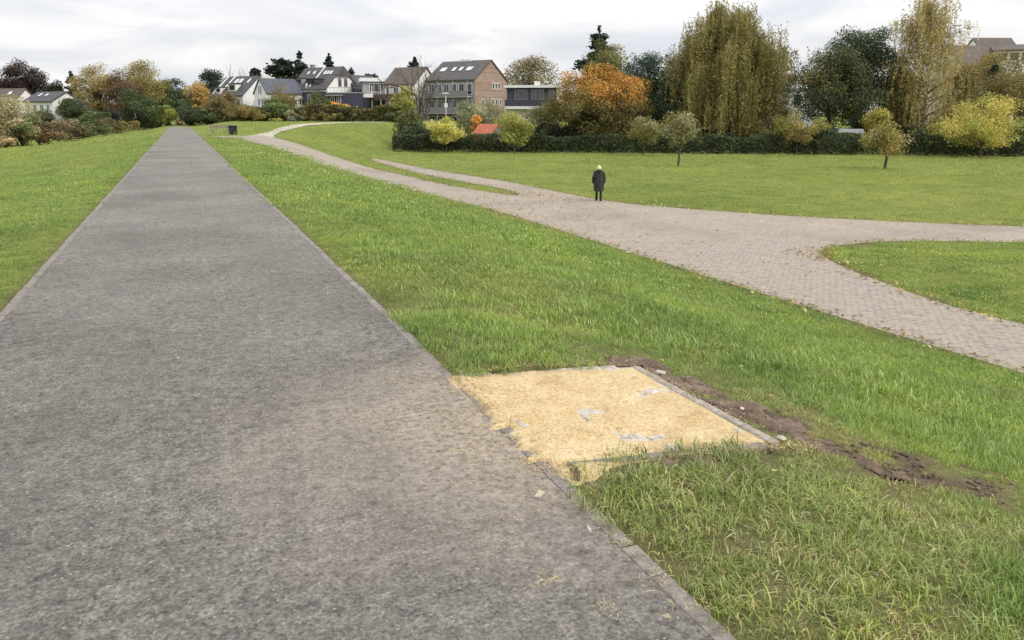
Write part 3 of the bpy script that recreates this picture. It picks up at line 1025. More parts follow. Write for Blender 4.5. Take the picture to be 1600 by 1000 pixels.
def scatter_object(name, P, Rz, S, I, coll):
    me = bpy.data.meshes.new(name)
    me.vertices.add(len(P)); me.vertices.foreach_set('co', np.ascontiguousarray(P, np.float32).ravel())
    for an, ty, dat, fld in (('rot', 'FLOAT_VECTOR', Rz, 'vector'), ('scl', 'FLOAT_VECTOR', S, 'vector'), ('pick', 'INT', I, 'value')):
        at = me.attributes.new(an, ty, 'POINT')
        at.data.foreach_set(fld, np.ascontiguousarray(dat, np.int32 if ty == 'INT' else np.float32).ravel())
    o = bpy.data.objects.new(name, me); COL.objects.link(o)
    g = bpy.data.node_groups.new(name + '_scatter', 'GeometryNodeTree')
    g.interface.new_socket('Geometry', in_out='INPUT', socket_type='NodeSocketGeometry')
    g.interface.new_socket('Geometry', in_out='OUTPUT', socket_type='NodeSocketGeometry')
    gi = g.nodes.new('NodeGroupInput'); go = g.nodes.new('NodeGroupOutput')
    ci = g.nodes.new('GeometryNodeCollectionInfo')
    ci.inputs['Collection'].default_value = coll
    ci.inputs['Separate Children'].default_value = True
    ci.inputs['Reset Children'].default_value = True
    ip = g.nodes.new('GeometryNodeInstanceOnPoints')
    ip.inputs['Pick Instance'].default_value = True
    def attr(nm, ty):
        n = g.nodes.new('GeometryNodeInputNamedAttribute'); n.data_type = ty
        n.inputs['Name'].default_value = nm
        return n.outputs['Attribute']
    er = g.nodes.new('FunctionNodeEulerToRotation')
    g.links.new(attr('rot', 'FLOAT_VECTOR'), er.inputs[0])
    g.links.new(gi.outputs[0], ip.inputs['Points'])
    g.links.new(ci.outputs[0], ip.inputs['Instance'])
    g.links.new(attr('pick', 'INT'), ip.inputs['Instance Index'])
    g.links.new(er.outputs[0], ip.inputs['Rotation'])
    g.links.new(attr('scl', 'FLOAT_VECTOR'), ip.inputs['Scale'])
    g.links.new(ip.outputs[0], go.inputs[0])
    md = o.modifiers.new('scatter', 'NODES'); md.node_group = g
    return o


def free_of_paths(x, y, g, pg=None):
    """True where turf grows"""
    ok = ~((np.abs(x) < 1.49 + (g * .5 if pg is None else pg) + .10 * (fbm(y * 1.7, x * 0 + np.sign(x), 95, 3) - .5)) & (y < 135))
    ok &= ~on_pad(x, y, g * .4)
    ok &= ~((x > 1.3) & (x < 1.6) & (y > PATCH[1] - .06) & (y < PATCH[3]))
    nearr = (x > 0) & (x < 50) & (y < 130)
    ok &= ~(in_poly(x, y, ROAD) & nearr)
    ok &= ~(nearr & (dist_poly(x, y, ROAD) < g))
    ok &= ~in_poly(x, y, GRAVEL)
    return ok


AP = []; AR = []; AS = []; AI = []
grng = np.random.default_rng(5)


def scatter_ring(r0, r1, dens, pick, g, ang=(-20, 66), pg=None):
    area = (r1 ** 2 - r0 ** 2) / 2 * R(ang[1] - ang[0])
    n = int(area * dens)
    r = np.sqrt(grng.uniform(r0 ** 2, r1 ** 2, n)); a = np.radians(grng.uniform(ang[0], ang[1], n))
    x = r * np.sin(a); y = r * np.cos(a)
    ok = free_of_paths(x, y, g, pg)
    x = x[ok]; y = y[ok]
    k, sc = pick(x, y)
    ok = k >= 0
    x = x[ok]; y = y[ok]; k = k[ok]; sc = sc[ok]
    AP.append(np.stack([x, y, Hn(x, y) - .004], -1))
    AR.append(np.stack([grng.normal(0, .12, len(x)), grng.normal(0, .12, len(x)), grng.uniform(0, 6.28, len(x))], -1))
    s = sc * grng.uniform(.75, 1.25, len(x))
    AS.append(np.stack([s, s, s * grng.uniform(.8, 1.2, len(x))], -1)); AI.append(k)


def choose(names, n):
    pool = sum((kind_index[q] for q in names), [])
    return np.array(pool)[grng.integers(0, len(pool), n)]


def pick_near(x, y):
    n = len(x)
    q = fbm(x * .9, y * .9, 71, 3) + .30 * sm((4.6 - y) / 2.2) * sm((5.0 - x) / 2) - .12     # trodden, drier turf close by
    k = np.where(q > .60, choose(['near_mixed'], n), choose(['near_lush'], n))
    k = np.where((q > .66) & (grng.random(n) < .35), choose(['near_dry'], n), k)
    s = soil_amount(x, y)
    k = np.where((s > .15) & (grng.random(n) < .5), choose(['near_dry'], n), k)
    k = np.where(grng.random(n) < s * .93, -1, k)
    edgy = np.minimum(np.abs(np.abs(x) - 1.5), 9)
    sc = np.clip(.36 + .62 * soil_near(x, y), .42, 1.0) * np.where(edgy < .25, .7, 1.0) * (.75 + .5 * fbm(x * .7, y * .7, 77, 2))
    return k, sc


def pick_mid(x, y):
    n = len(x)
    q = fbm(x * .5, y * .5, 73, 3)
    edgy = np.minimum(np.abs(np.abs(x) - 1.5), 9)
    k = np.where((q > .60) | ((edgy < .5) & (grng.random(n) < .6)), choose(['mid_mixed'], n), choose(['mid_lush'], n))
    sc = np.where(x < 0, .7, 1.0) * np.where(edgy < .35, .65, 1.0) * (.7 + .6 * fbm(x * .45, y * .45, 79, 2))
    return k, sc


def is_lawn(x, y):
    t = np.interp(y, TY, TX)
    return (x > t + 2.5) & ~((y < 18) & (x < 40))


def pick_far(x, y):
    n = len(x); lw = is_lawn(x, y)
    k = np.where(lw, choose(['far_lawn'], n), choose(['far_lush'], n))
    return k, np.where(x < 0, .65, 1.0) * (.75 + .5 * fbm(x * .3, y * .3, 83, 2))


def pick_vast(x, y):
    n = len(x); lw = is_lawn(x, y)
    k = np.where(lw, choose(['vast_lawn'], n), choose(['vast_lush'], n))
    return k, np.where(x < 0, .65, 1.0) * (.8 + .4 * fbm(x * .2, y * .2, 87, 2))


scatter_ring(1.2, 6.2, 210, pick_near, .04, (-24, 78), pg=.0)
scatter_ring(6, 14, 56, pick_mid, .08, pg=.04)
scatter_ring(13.5, 30, 18, pick_far, .16, pg=.12)
scatter_ring(29, 60, 3.6, pick_vast, .4, pg=.5)
scatter_ring(58, 112, .8, lambda x, y: (choose(['horizon'], len(x)), np.ones(len(x))), 1.0, pg=1.1)
for sgn in (-1, 1):                      # turf close to the edges of the asphalt
    n = 1500
    y = 13 + 62 * grng.random(n) ** 1.5; x = sgn * (1.56 + 1.0 * grng.random(n))
    ok = free_of_paths(x, y, .05, .03)
    x = x[ok]; y = y[ok]; n = len(x)
    AP.append(np.stack([x, y, Hn(x, y) - .004], -1))
    AR.append(np.stack([grng.normal(0, .12, n), grng.normal(0, .12, n), grng.uniform(0, 6.28, n)], -1))
    s = grng.uniform(.6, 1.1, n) * np.clip(.55 + (np.abs(x) - 1.5) * .6, .5, 1) * (1 + (y - 13) / 60)
    AS.append(np.stack([s, s, s * .8], -1)); AI.append(choose(['mid_lush', 'mid_mixed'], n))
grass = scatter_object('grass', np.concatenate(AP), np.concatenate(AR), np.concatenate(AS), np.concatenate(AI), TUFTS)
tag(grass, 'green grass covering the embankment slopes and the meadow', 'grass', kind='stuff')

# ---- crumbs of earth on the bare soil, grains of sand strewn round the pad
crng = np.random.default_rng(77)
def crumbs(name, x, y, z, size, mat, label, cat):
    ico = np.array([(1, 0, 0), (-1, 0, 0), (0, 1, 0), (0, -1, 0), (0, 0, 1), (0, 0, -1)], float)
    fo = np.array([(0, 2, 4), (2, 1, 4), (1, 3, 4), (3, 0, 4), (2, 0, 5), (1, 2, 5), (3, 1, 5), (0, 3, 5)])
    n = len(x)
    V = ico[None] * (size[:, None, None] * crng.uniform(.6, 1.3, (n, 6, 1))) * np.array([1.2, 1.0, .7])
    a = crng.random(n) * 6.28
    ca, sa = np.cos(a)[:, None], np.sin(a)[:, None]
    V = np.stack([V[..., 0] * ca - V[..., 1] * sa, V[..., 0] * sa + V[..., 1] * ca, V[..., 2]], -1) + np.stack([x, y, z], -1)[:, None]
    F = (fo[None] + (np.arange(n) * 6)[:, None, None]).reshape(-1, 3)
    return tag(np_mesh(name, V.reshape(-1, 3), F, mat), label, cat, kind='stuff')
n = 9000
x = crng.uniform(1.6, 4.4, n); y = crng.uniform(2.2, 4.9, n)
ok = (crng.random(n) < soil_amount(x, y)) & ~on_pad(x, y, .02)
x = x[ok]; y = y[ok]
crumbs('earth_crumbs', x, y, H(x, y) - .004, .003 + .016 * crng.random(len(x)) ** 4, M['soil'], 'crumbs and clods of dark earth on the dug strip', 'soil')
n = 90000
x = crng.uniform(.1, 3.1, n); y = crng.uniform(2.3, 5.0, n)
ex = np.maximum(np.maximum(1.53 - x, x - 2.76), 0); ey = np.maximum(np.maximum(3.0 - y, y - 4.35), 0)
dd_ = np.hypot(ex, ey)
pr = np.where(x < 1.53, .95 * np.exp(-dd_ / .24) * sm((fbm(x * 5, y * 9, 97, 3) - .33) / .3), .55 * np.exp(-dd_ / .07))
d6_ = dist_poly(x, y, [(2.40, 2.97), (2.78, 2.93), (2.98, 2.92)], False)
pr = np.maximum(pr, .95 * np.exp(-(d6_ / .07) ** 2))
pr = np.where(dd_ == 0, 0, pr)
ok = crng.random(n) < pr
x = x[ok]; y = y[ok]
crumbs('sand_grains', x, y, np.where(x < 1.5, .002, H(x, y) + .012), .0018 + .004 * crng.random(len(x)) ** 2, M['sand'], 'loose grains of sand strewn on the path edge and the grass round the pad', 'sand')

# ---- dry wisps lying on the asphalt
WISPS = hidden_collection('dry_wisps')
for k in range(3):
    make_tuft('wisp_%d' % k, trng, 26, .10, .03, .09, .0035, 2.2, DRY, .9, coll=WISPS)
wp = [(1.05, 2.20), (1.18, 1.98), (.42, 4.9), (-.3, 2.3), (1.42, 2.05), (1.44, 2.32), (.9, 1.8), (1.46, 1.9)]
P = np.array([(x, y, .004) for x, y in wp])
wis = scatter_object('dry_grass_wisps', P, np.stack([np.zeros(len(P)), np.zeros(len(P)), np.arange(len(P)) * 1.7], -1),
                     np.repeat(np.array([.6, .5, .4, .4, .7, .6, .4, .7])[:, None], 3, 1) * np.array([1, 1, .35]), np.arange(len(P)) % 3, WISPS)
tag(wis, 'dry wisps of cut grass lying on the asphalt', 'dry grass', kind='stuff')


# ---- fallen leaves
def leaf_litter(name, x, y, z, size, pal, label, rng):
    n = len(x)
    a = rng.random(n) * 6.28; tilt = rng.normal(0, .35, n); tilt2 = rng.normal(0, .35, n)
    s = size * rng.uniform(.6, 1.3, n)
    u = np.stack([np.cos(a), np.sin(a), tilt], -1); w = np.stack([-np.sin(a), np.cos(a), tilt2], -1)
    c = np.stack([x, y, z], -1)
    fold = np.array([0, 0, 1.0]) * (s * rng.uniform(.05, .3, n))[:, None]
    V = np.stack([c - u * s[:, None] * .5, c - w * s[:, None] * .33 + fold, c + u * s[:, None] * .55, c + w * s[:, None] * .33 + fold], 1).reshape(-1, 3)
    F = np.arange(n * 4).reshape(n, 4)
    pal = np.array(pal)
    fc = pal[rng.integers(0, len(pal), n)] * rng.uniform(.7, 1.25, (n, 1))
    o = np_mesh(name, V, F, M['litter'], fcol=fc)
    return tag(o, label, 'leaves', kind='stuff')


lr = np.random.default_rng(23)
pts = []
poly = ROAD
for k in range(len(poly)):
    a_, b_ = Vector(poly[k]), Vector(poly[(k + 1) % len(poly)])
    mid = (a_ + b_) / 2
    if mid.y < 4 or mid.x > 40: continue
    Ls = (b_ - a_).length
    dens = 22 if mid.y < 30 else 14
    m = int(Ls * dens)
    nv = Vector((-(b_ - a_).y, (b_ - a_).x)).normalized() if Ls > 0 else Vector((0, 0))
    for q in range(m):
        t_ = lr.random(); o_ = lr.normal(0, .22)
        p = a_.lerp(b_, t_) + nv * o_
        pts.append((p.x, p.y))
for (cx_, cy_, sx2, sy2, n) in ((16.6, 35.5, .8, 2.2, 260), (13.6, 33, 1.2, 3.5, 260), (16.8, 16.6, .35, .6, 130), (18.5, 30, 3, 4, 120), (14, 24, 1.5, 6, 120)):
    for q in range(n):
        pts.append((cx_ + lr.normal(0, sx2), cy_ + lr.normal(0, sy2)))
pts = np.array(pts)
inr = in_poly(pts[:, 0], pts[:, 1], ROAD)
leaf_litter('fallen_leaves', pts[:, 0], pts[:, 1], H(pts[:, 0], pts[:, 1]) + np.where(inr, .03, .06), .085,
            [(.42, .29, .09), (.36, .22, .08), (.50, .38, .16), (.30, .17, .07), (.55, .45, .20)], 'yellow and tan fallen leaves along the edges of the paved road', lr)
tx_, ty_ = spot(1537, 76)
ux_ = tx_ + lr.normal(0, 3.2, 700); uy_ = ty_ + lr.normal(0, 2.4, 700)
leaf_litter('tree_litter', ux_, uy_, H(ux_, uy_) + .05, .10, [(.30, .19, .08), (.38, .27, .11), (.24, .15, .07)], 'brown fallen leaves on the lawn under the bright yellow tree', lr)
nx_ = lr.uniform(1.65, 5.5, 26); ny_ = lr.uniform(1.6, 6.5, 26)
okk = ~on_pad(nx_, ny_, .05)
leaf_litter('scattered_leaves', nx_[okk], ny_[okk], H(nx_[okk], ny_[okk]) + .045, .034,
            [(.40, .33, .14), (.34, .26, .12), (.44, .38, .18)], 'pale fallen leaves scattered in the near grass', lr)
ax_ = np.array([-.12, 1.30, 1.36, .2, -.9, 1.42, 1.18, .75, 1.40, 1.33, .35]); ay_ = np.array([5.4, 2.75, 2.42, 8.5, 11, 2.05, 4.1, 6.3, 2.6, 1.85, 13])
leaf_litter('path_leaves', ax_, ay_, np.full(len(ax_), .016), .04, [(.58, .50, .36), (.5, .42, .26)], 'few pale dry leaves lying on the asphalt path', lr)

# ================================================================ TREES AND SHRUBS
def pal_lin(cols, k=1.0):
    a = np.array([s2l(c) for c in cols]) * k
    return a * .88 + a.mean(1, keepdims=True) * .12


def leaf_cards(C, size, rng, up=.35, out=None, asp=.6, droop=0):
    """leaf-sized quads round the points C (n,3); returns V,F"""
    n = len(C)
    nrm = rng.normal(0, 1, (n, 3))
    nrm[:, 2] += up * 2
    if out is not None: nrm += out * 1.1
    nrm /= np.linalg.norm(nrm, axis=1)[:, None] + 1e-9
    t = rng.normal(0, 1, (n, 3)); t[:, 2] -= droop
    t -= nrm * (t * nrm).sum(1)[:, None]
    t /= np.linalg.norm(t, axis=1)[:, None] + 1e-9
    b = np.cross(nrm, t)
    s = (size * rng.uniform(.55, 1.35, n))[:, None]
    s = s * 1.3
    fold = nrm * s * rng.uniform(-.05, .2, (n, 1))
    V = np.stack([C - t * s * .5, C - b * s * .5 * asp + fold, C + t * s * .55, C + b * s * .5 * asp + fold], 1).reshape(-1, 3)
    return V, np.arange(n * 4).reshape(n, 4)


def tubes(segs, sides=5):
    """segs: list of (p0,p1,r0,r1) -> one open-tube mesh"""
    S = np.array([[*a, *b, r0, r1] for a, b, r0, r1 in segs], float)
    p0, p1 = S[:, :3], S[:, 3:6]
    d = p1 - p0
    d /= np.linalg.norm(d, axis=1)[:, None] + 1e-9
    ref = np.where(np.abs(d[:, 2:3]) < .9, np.array([[0, 0, 1.]]), np.array([[1., 0, 0]]))
    u = np.cross(d, ref); u /= np.linalg.norm(u, axis=1)[:, None] + 1e-9
    w = np.cross(d, u)
    a = np.arange(sides) * 2 * np.pi / sides
    ring = u[:, None] * np.cos(a)[None, :, None] + w[:, None] * np.sin(a)[None, :, None]
    A = p0[:, None] + ring * S[:, 6][:, None, None]
    B = p1[:, None] + ring * S[:, 7][:, None, None]
    V = np.concatenate([A, B], 1).reshape(-1, 3)
    k = np.arange(sides); k2 = (k + 1) % sides
    f = np.stack([k, k2, sides + k2, sides + k], -1)
    F = (f[None] + (np.arange(len(S)) * 2 * sides)[:, None, None]).reshape(-1, 4)
    return V, F


def curve_segs(p0, p1, r0, r1, rng, sag=.15, n=4):
    p0 = np.array(p0, float); p1 = np.array(p1, float)
    L_ = np.linalg.norm(p1 - p0)
    mid = (p0 + p1) / 2 + rng.normal(0, .06, 3) * L_ + np.array([0, 0, sag * L_])
    out = []
    prev = p0
    for k in range(1, n + 1):
        t = k / n
        q = (1 - t) ** 2 * p0 + 2 * t * (1 - t) * mid + t * t * p1
        out.append((prev, q, r0 + (r1 - r0) * (k - 1) / n, r0 + (r1 - r0) * k / n))
        prev = q
    return out


def crown_noise(D, rng):
    """uneven radius over directions"""
    k = np.zeros(len(D))
    for q in range(7):
        v = rng.normal(0, 1, 3); v /= np.linalg.norm(v)
        k += rng.uniform(.5, 1) * np.cos(rng.uniform(2, 6) * (D @ v) + rng.uniform(0, 6))
    return 1 + .055 * k


def tree(name, label, px, d, top, bot, wpx, pal, n, leaf, seed, cat='tree', group=None, style='round', bark='bark', stem=True,
         k=1.0, base_row=None, clumps=None, shell=.55, spread=1.0, colfn=None, gz=None, depth=1.0, density_gap=.0, trunk_r=None):
    """top/bot: rows of the crown's top and underside, wpx: its width, in the photograph, at distance d"""
    rng = np.random.default_rng(seed)
    x, y = spot(px, d)
    z0 = float(H(x, y)) if gz is None else gz
    zt, zb = zrow(d, top), zrow(d, bot)
    mpp = d / _head(190)
    rx = wpx * mpp / 2 * (1.1 if stem else 1.0)
    hgt = zt - z0
    zb = max(zb - z0, .05)
    root = empty(name, (x, y, z0 - .05), rng.uniform(-.3, .3), label, cat, group)
    c = np.array([0, 0, (hgt + zb) / 2]); rad = np.array([rx, rx * depth, (hgt - zb) / 2])
    K = int((clumps or int(np.clip(n / 110, 14, 90))) * (1.5 if wpx * mpp > 6 else 1.1))
    D = rng.normal(0, 1, (K, 3)); D /= np.linalg.norm(D, axis=1)[:, None]
    rr = shell + (1 - shell) * rng.random(K) ** .5
    inner = rng.random(K) < .22
    rr = np.where(inner, rng.uniform(.15, shell, K), rr)
    rc = rng.uniform(.26, .46, K) * spread * min(rad[0], rad[2]) * 1.02 * (40.0 / K) ** .30
    big = rx > 3.0
    n = int(n * (2.55 if big else 1.9)); leaf = leaf * (.74 if big else .9)
    cn_ = crown_noise(D, rng)
    cent = c + D * (rad - rc[:, None] * .6) * (rr * cn_)[:, None]
    palL = pal_lin(pal, k)
    # trunk and limbs
    segs = []
    tr_ = trunk_r or max(.05, hgt * .022)
    if stem:
        tt = zb + (hgt - zb) * .62
        lean = rng.normal(0, .02, 2) * hgt
        segs += [((0, 0, -.2), (lean[0] * .3, lean[1] * .3, max(zb * .5, .1)), tr_ * 1.35, tr_)]
        segs += curve_segs((lean[0] * .3, lean[1] * .3, max(zb * .5, .1)), (lean[0], lean[1], tt), tr_, tr_ * .3, rng, 0, 5)
        for q in range(K):
            f = rng.uniform(.25, .95)
            zz = max(zb * .5, .1) + (tt - max(zb * .5, .1)) * f
            p0 = (lean[0] * (.3 + .7 * f), lean[1] * (.3 + .7 * f), min(zz, cent[q, 2] + .1))
            segs += curve_segs(p0, cent[q], tr_ * (.42 - .25 * f), tr_ * .05, rng, .10, 3)
            for j in range(3):
                tip = cent[q] + rng.normal(0, .55, 3) * rc[q]
                segs += [(cent[q], tip, tr_ * .06, tr_ * .02)]
    else:
        for q in range(K):
            a = rng.uniform(0, 6.28); b0 = rng.uniform(0, .25) * rx
            segs += curve_segs((b0 * math.cos(a), b0 * math.sin(a), -.1), cent[q], .035 + .004 * hgt, .008, rng, .05, 3)
    # leaves
    share = rc ** 2 * rng.uniform(.6, 1.4, K)
    cnt = np.maximum((n * share / share.sum()).astype(int), 4)
    CC = np.repeat(cent, cnt, 0); RC = np.repeat(rc, cnt)
    m = len(CC)
    dd = rng.normal(0, 1, (m, 3)); dd /= np.linalg.norm(dd, axis=1)[:, None]
    rad_ = rng.random(m) ** .42
    off = dd * (RC * rad_)[:, None] * np.array([1.15, 1.15, .8])
    P = CC + off
    if density_gap:
        P = P[rng.random(m) > density_gap]
    P[:, 2] = np.maximum(P[:, 2], .04)
    out = P - c; out /= np.linalg.norm(out, axis=1)[:, None] + 1e-9
    V, F = leaf_cards(P, leaf, rng, .3, out)
    ci = np.repeat(rng.integers(0, len(palL), K), cnt)
    ci2 = rng.integers(0, len(palL), m)
    ci = np.where(rng.random(m) < .35, ci2, ci)
    if density_gap:
        ci = ci[:0]; ci = rng.integers(0, len(palL), len(P))
    fc = palL[ci] * rng.uniform(.85, 1.15, (len(P), 1)) * np.repeat(rng.uniform(.82, 1.2, K), cnt)[:len(P), None]
    if colfn is not None:
        fc = colfn((P - c) / rad, fc, rng)
    TV, TF = tubes(segs, 4)
    np_mesh('trunk' if stem else 'stems', TV, TF, M[bark], root, smooth=True)
    np_mesh('crown', V, F, M['leaf'], root, fcol=fc)
    return root


def weeping(name, label, px, d, top, bot, wpx, pal, n_str, leaf, seed, cat='tree', bark='bark', k=1.0, slen=(.18, .5), airy=0, trunk_r=None, top_narrow=0.0, group=None):
    """tree whose twigs hang in long curtains"""
    rng = np.random.default_rng(seed)
    x, y = spot(px, d)
    z0 = float(H(x, y))
    zt, zb = zrow(d, top) - z0, max(zrow(d, bot) - z0, .2)
    rx = wpx * d / _head(190) / 2
    root = empty(name, (x, y, z0 - .05), 0, label, cat, group)
    tr_ = trunk_r or zt * .022
    palL = pal_lin(pal, k)
    segs = [((0, 0, -.2), (0, 0, zt * .14), tr_ * 1.4, tr_)]
    lead = curve_segs((0, 0, zt * .14), (rng.normal(0, .03) * zt, 0, zt * .93), tr_, tr_ * .1, rng, 0, 7)
    segs += lead
    K = 84
    tips = []
    for q in range(K):
        f = rng.uniform(.08, .97)
        zz = zt * .14 + (zt * .79) * f
        a = rng.uniform(0, 6.28)
        prof = math.sin(math.pi * min(.08 + .92 * (1 - f) ** (.8 + top_narrow), 1) * .62) if top_narrow else math.sqrt(max(0, 1 - (max(f - .30, 0) / .70) ** 2.2))
        rr = rx * (.45 + .50 * rng.random() ** .7) * max(prof, .12)
        zrise = zt * .12 * (1 - f) + .06 * zt
        tip = np.array([rr * math.cos(a), rr * math.sin(a), min(zz + zrise * rng.uniform(.2, 1.1), zt * .99)])
        s_ = curve_segs((0, 0, zz), tip, tr_ * (.42 - .32 * f), tr_ * .04, rng, .18, 4)
        segs += s_
        tips.append((np.array([0, 0, zz]), s_))
    # strands hang from points along the limbs
    PS = []; DS = []; CI = []
    for s in range(n_str):
        b0, s_ = tips[rng.integers(0, K)]
        sg = s_[rng.integers(1, len(s_))]
        t = rng.random()
        p = sg[0] * (1 - t) + sg[1] * t + rng.normal(0, .07, 3) * rx
        p[2] += abs(rng.normal(0, .012)) * zt
        ln = rng.uniform(*slen) * zt * (.35 if airy and rng.random() < airy else 1)
        ln = min(ln, max(p[2] - zb * rng.uniform(.8, 1.5), .5))
        m = max(int(ln / (leaf * .55)), 3)
        tt = np.sort(rng.random(m))
        sway = rng.normal(0, .05, 2) * ln
        q = np.stack([p[0] + sway[0] * tt + p[0] * .05 * np.sin(tt * 3), p[1] + sway[1] * tt, p[2] - ln * tt + .05 * ln * np.sin(tt * math.pi)], -1)
        q += rng.normal(0, leaf * .45, q.shape)
        PS.append(q)
        c0 = rng.integers(0, len(palL))
        CI.append(np.where(rng.random(m) < .8, c0, rng.integers(0, len(palL), m)))
    P = np.concatenate(PS); CI = np.concatenate(CI)
    V, F = leaf_cards(P, leaf, rng, .0, None, .42, droop=2.2)
    fc = palL[CI] * rng.uniform(.85, 1.15, (len(P), 1))
    TV, TF = tubes(segs, 6)
    np_mesh('trunk', TV, TF, M[bark], root, smooth=True)
    np_mesh('crown', V, F, M['leaf'], root, fcol=fc)
    return root


def conifer(name, label, px, d, top, bot, wpx, pal, seed, leaf=.35, gap=.25, k=1.0, cat='conifer', group=None, flat=0.0):
    rng = np.random.default_rng(seed)
    x, y = spot(px, d); z0 = float(H(x, y))
    zt = zrow(d, top) - z0; zb = max(zrow(d, bot) - z0, .5)
    rx = 1.45 * wpx * d / _head(190) / 2
    root = empty(name, (x, y, z0 - .05), 0, label, cat, group)
    segs = [((0, 0, -.2), (0, 0, zt * .5), zt * .018, zt * .011), ((0, 0, zt * .5), (0, 0, zt * .99), zt * .011, .01)]
    P = []
    z = zb
    while z < zt * .985:
        f = (z - zb) / (zt - zb)
        r = rx * ((1 - f) ** (.75 - .45 * flat)) * rng.uniform(.7, 1.1) + .12
        nb = rng.integers(4, 7)
        a0 = rng.uniform(0, 6.28)
        for b in range(nb):
            if rng.random() < gap: continue
            a = a0 + b * 6.28 / nb + rng.normal(0, .25)
            rr = r * rng.uniform(.65, 1.1)
            tip = np.array([rr * math.cos(a), rr * math.sin(a), z - rr * rng.uniform(.0, .35) * (1 - flat) + flat * rr * .25])
            segs += curve_segs((0, 0, z), tip, .05, .012, rng, .08, 3)
            m = int(14 + 34 * rr)
            t = rng.uniform(.2, 1.05, m)[:, None]
            q = np.array([0, 0, z]) * (1 - t) + tip * t + rng.normal(0, 1, (m, 3)) * np.array([.16, .16, .10]) * (.6 + rr * .35)
            q[:, 2] -= rng.random(m) * .25
            P.append(q)
        z += (zt - zb) / 16 * rng.uniform(.6, 1.2)
    P.append(np.stack([rng.normal(0, .10, 30), rng.normal(0, .10, 30), zt * (.93 + .08 * rng.random(30))], -1))
    P = np.concatenate(P)
    V, F = leaf_cards(P, leaf, rng, .5, None, .5, droop=.4)
    pl = pal_lin(pal, k)
    fc = pl[rng.integers(0, len(pl), len(P))] * rng.uniform(.6, 1.35, (len(P), 1))
    TV, TF = tubes(segs)
    np_mesh('trunk', TV, TF, M['bark'], root, smooth=True)
    np_mesh('crown', V, F, M['needle'], root, fcol=fc)
    return root


def branching(rng, p, dirv, ln, r, depth, segs, ends, up=.15, spread=.55):
    q = p + dirv * ln
    mid = (p + q) / 2 + rng.normal(0, .05, 3) * ln
    segs.append((p, mid, r, r * .85)); segs.append((mid, q, r * .85, r * .68))
    if depth == 0:
        ends.append(q); return
    for b in range(rng.integers(2, 4)):
        nd = dirv + rng.normal(0, spread, 3) + np.array([0, 0, up])
        nd /= np.linalg.norm(nd)
        branching(rng, q if rng.random() < .7 else mid, nd, ln * rng.uniform(.6, .88), r * .62, depth - 1, segs, ends, up, spread)


def bare_tree(name, label, px, d, top, seed, cat='tree', depth=5, r=.16, bark='bark', group=None, spread=.5, leaves=None, stemf=.22):
    rng = np.random.default_rng(seed)
    x, y = spot(px, d); z0 = float(H(x, y))
    zt = zrow(d, top) - z0
    root = empty(name, (x, y, z0 - .05), 0, label, cat, group)
    segs, ends = [], []
    branching(rng, np.array([0, 0, -.1]), np.array([0, 0, 1.0]), zt * stemf, r, depth, segs, ends, .25, spread)
    zmax = max(max(s[0][2], s[1][2]) for s in segs)
    kz = zt / zmax
    segs = [(a * kz, b * kz, r0, r1) for a, b, r0, r1 in segs]
    TV, TF = tubes(segs, 4)
    np_mesh('trunk', TV, TF, M[bark], root, smooth=True)
    if leaves:
        pal, n, sz, zcut = leaves
        pl = pal_lin(pal)
        E_ = np.array(ends) * kz
        E_ = E_[(E_[:, 2] < zt * zcut)] if zcut > 0 else E_
        P = E_[rng.integers(0, len(E_), n)] + rng.normal(0, .35, (n, 3))
        V, F = leaf_cards(P, sz, rng, .2)
        np_mesh('crown', V, F, M['leaf'], root, fcol=pl[rng.integers(0, len(pl), n)] * rng.uniform(.7, 1.3, (n, 1)))
    return root


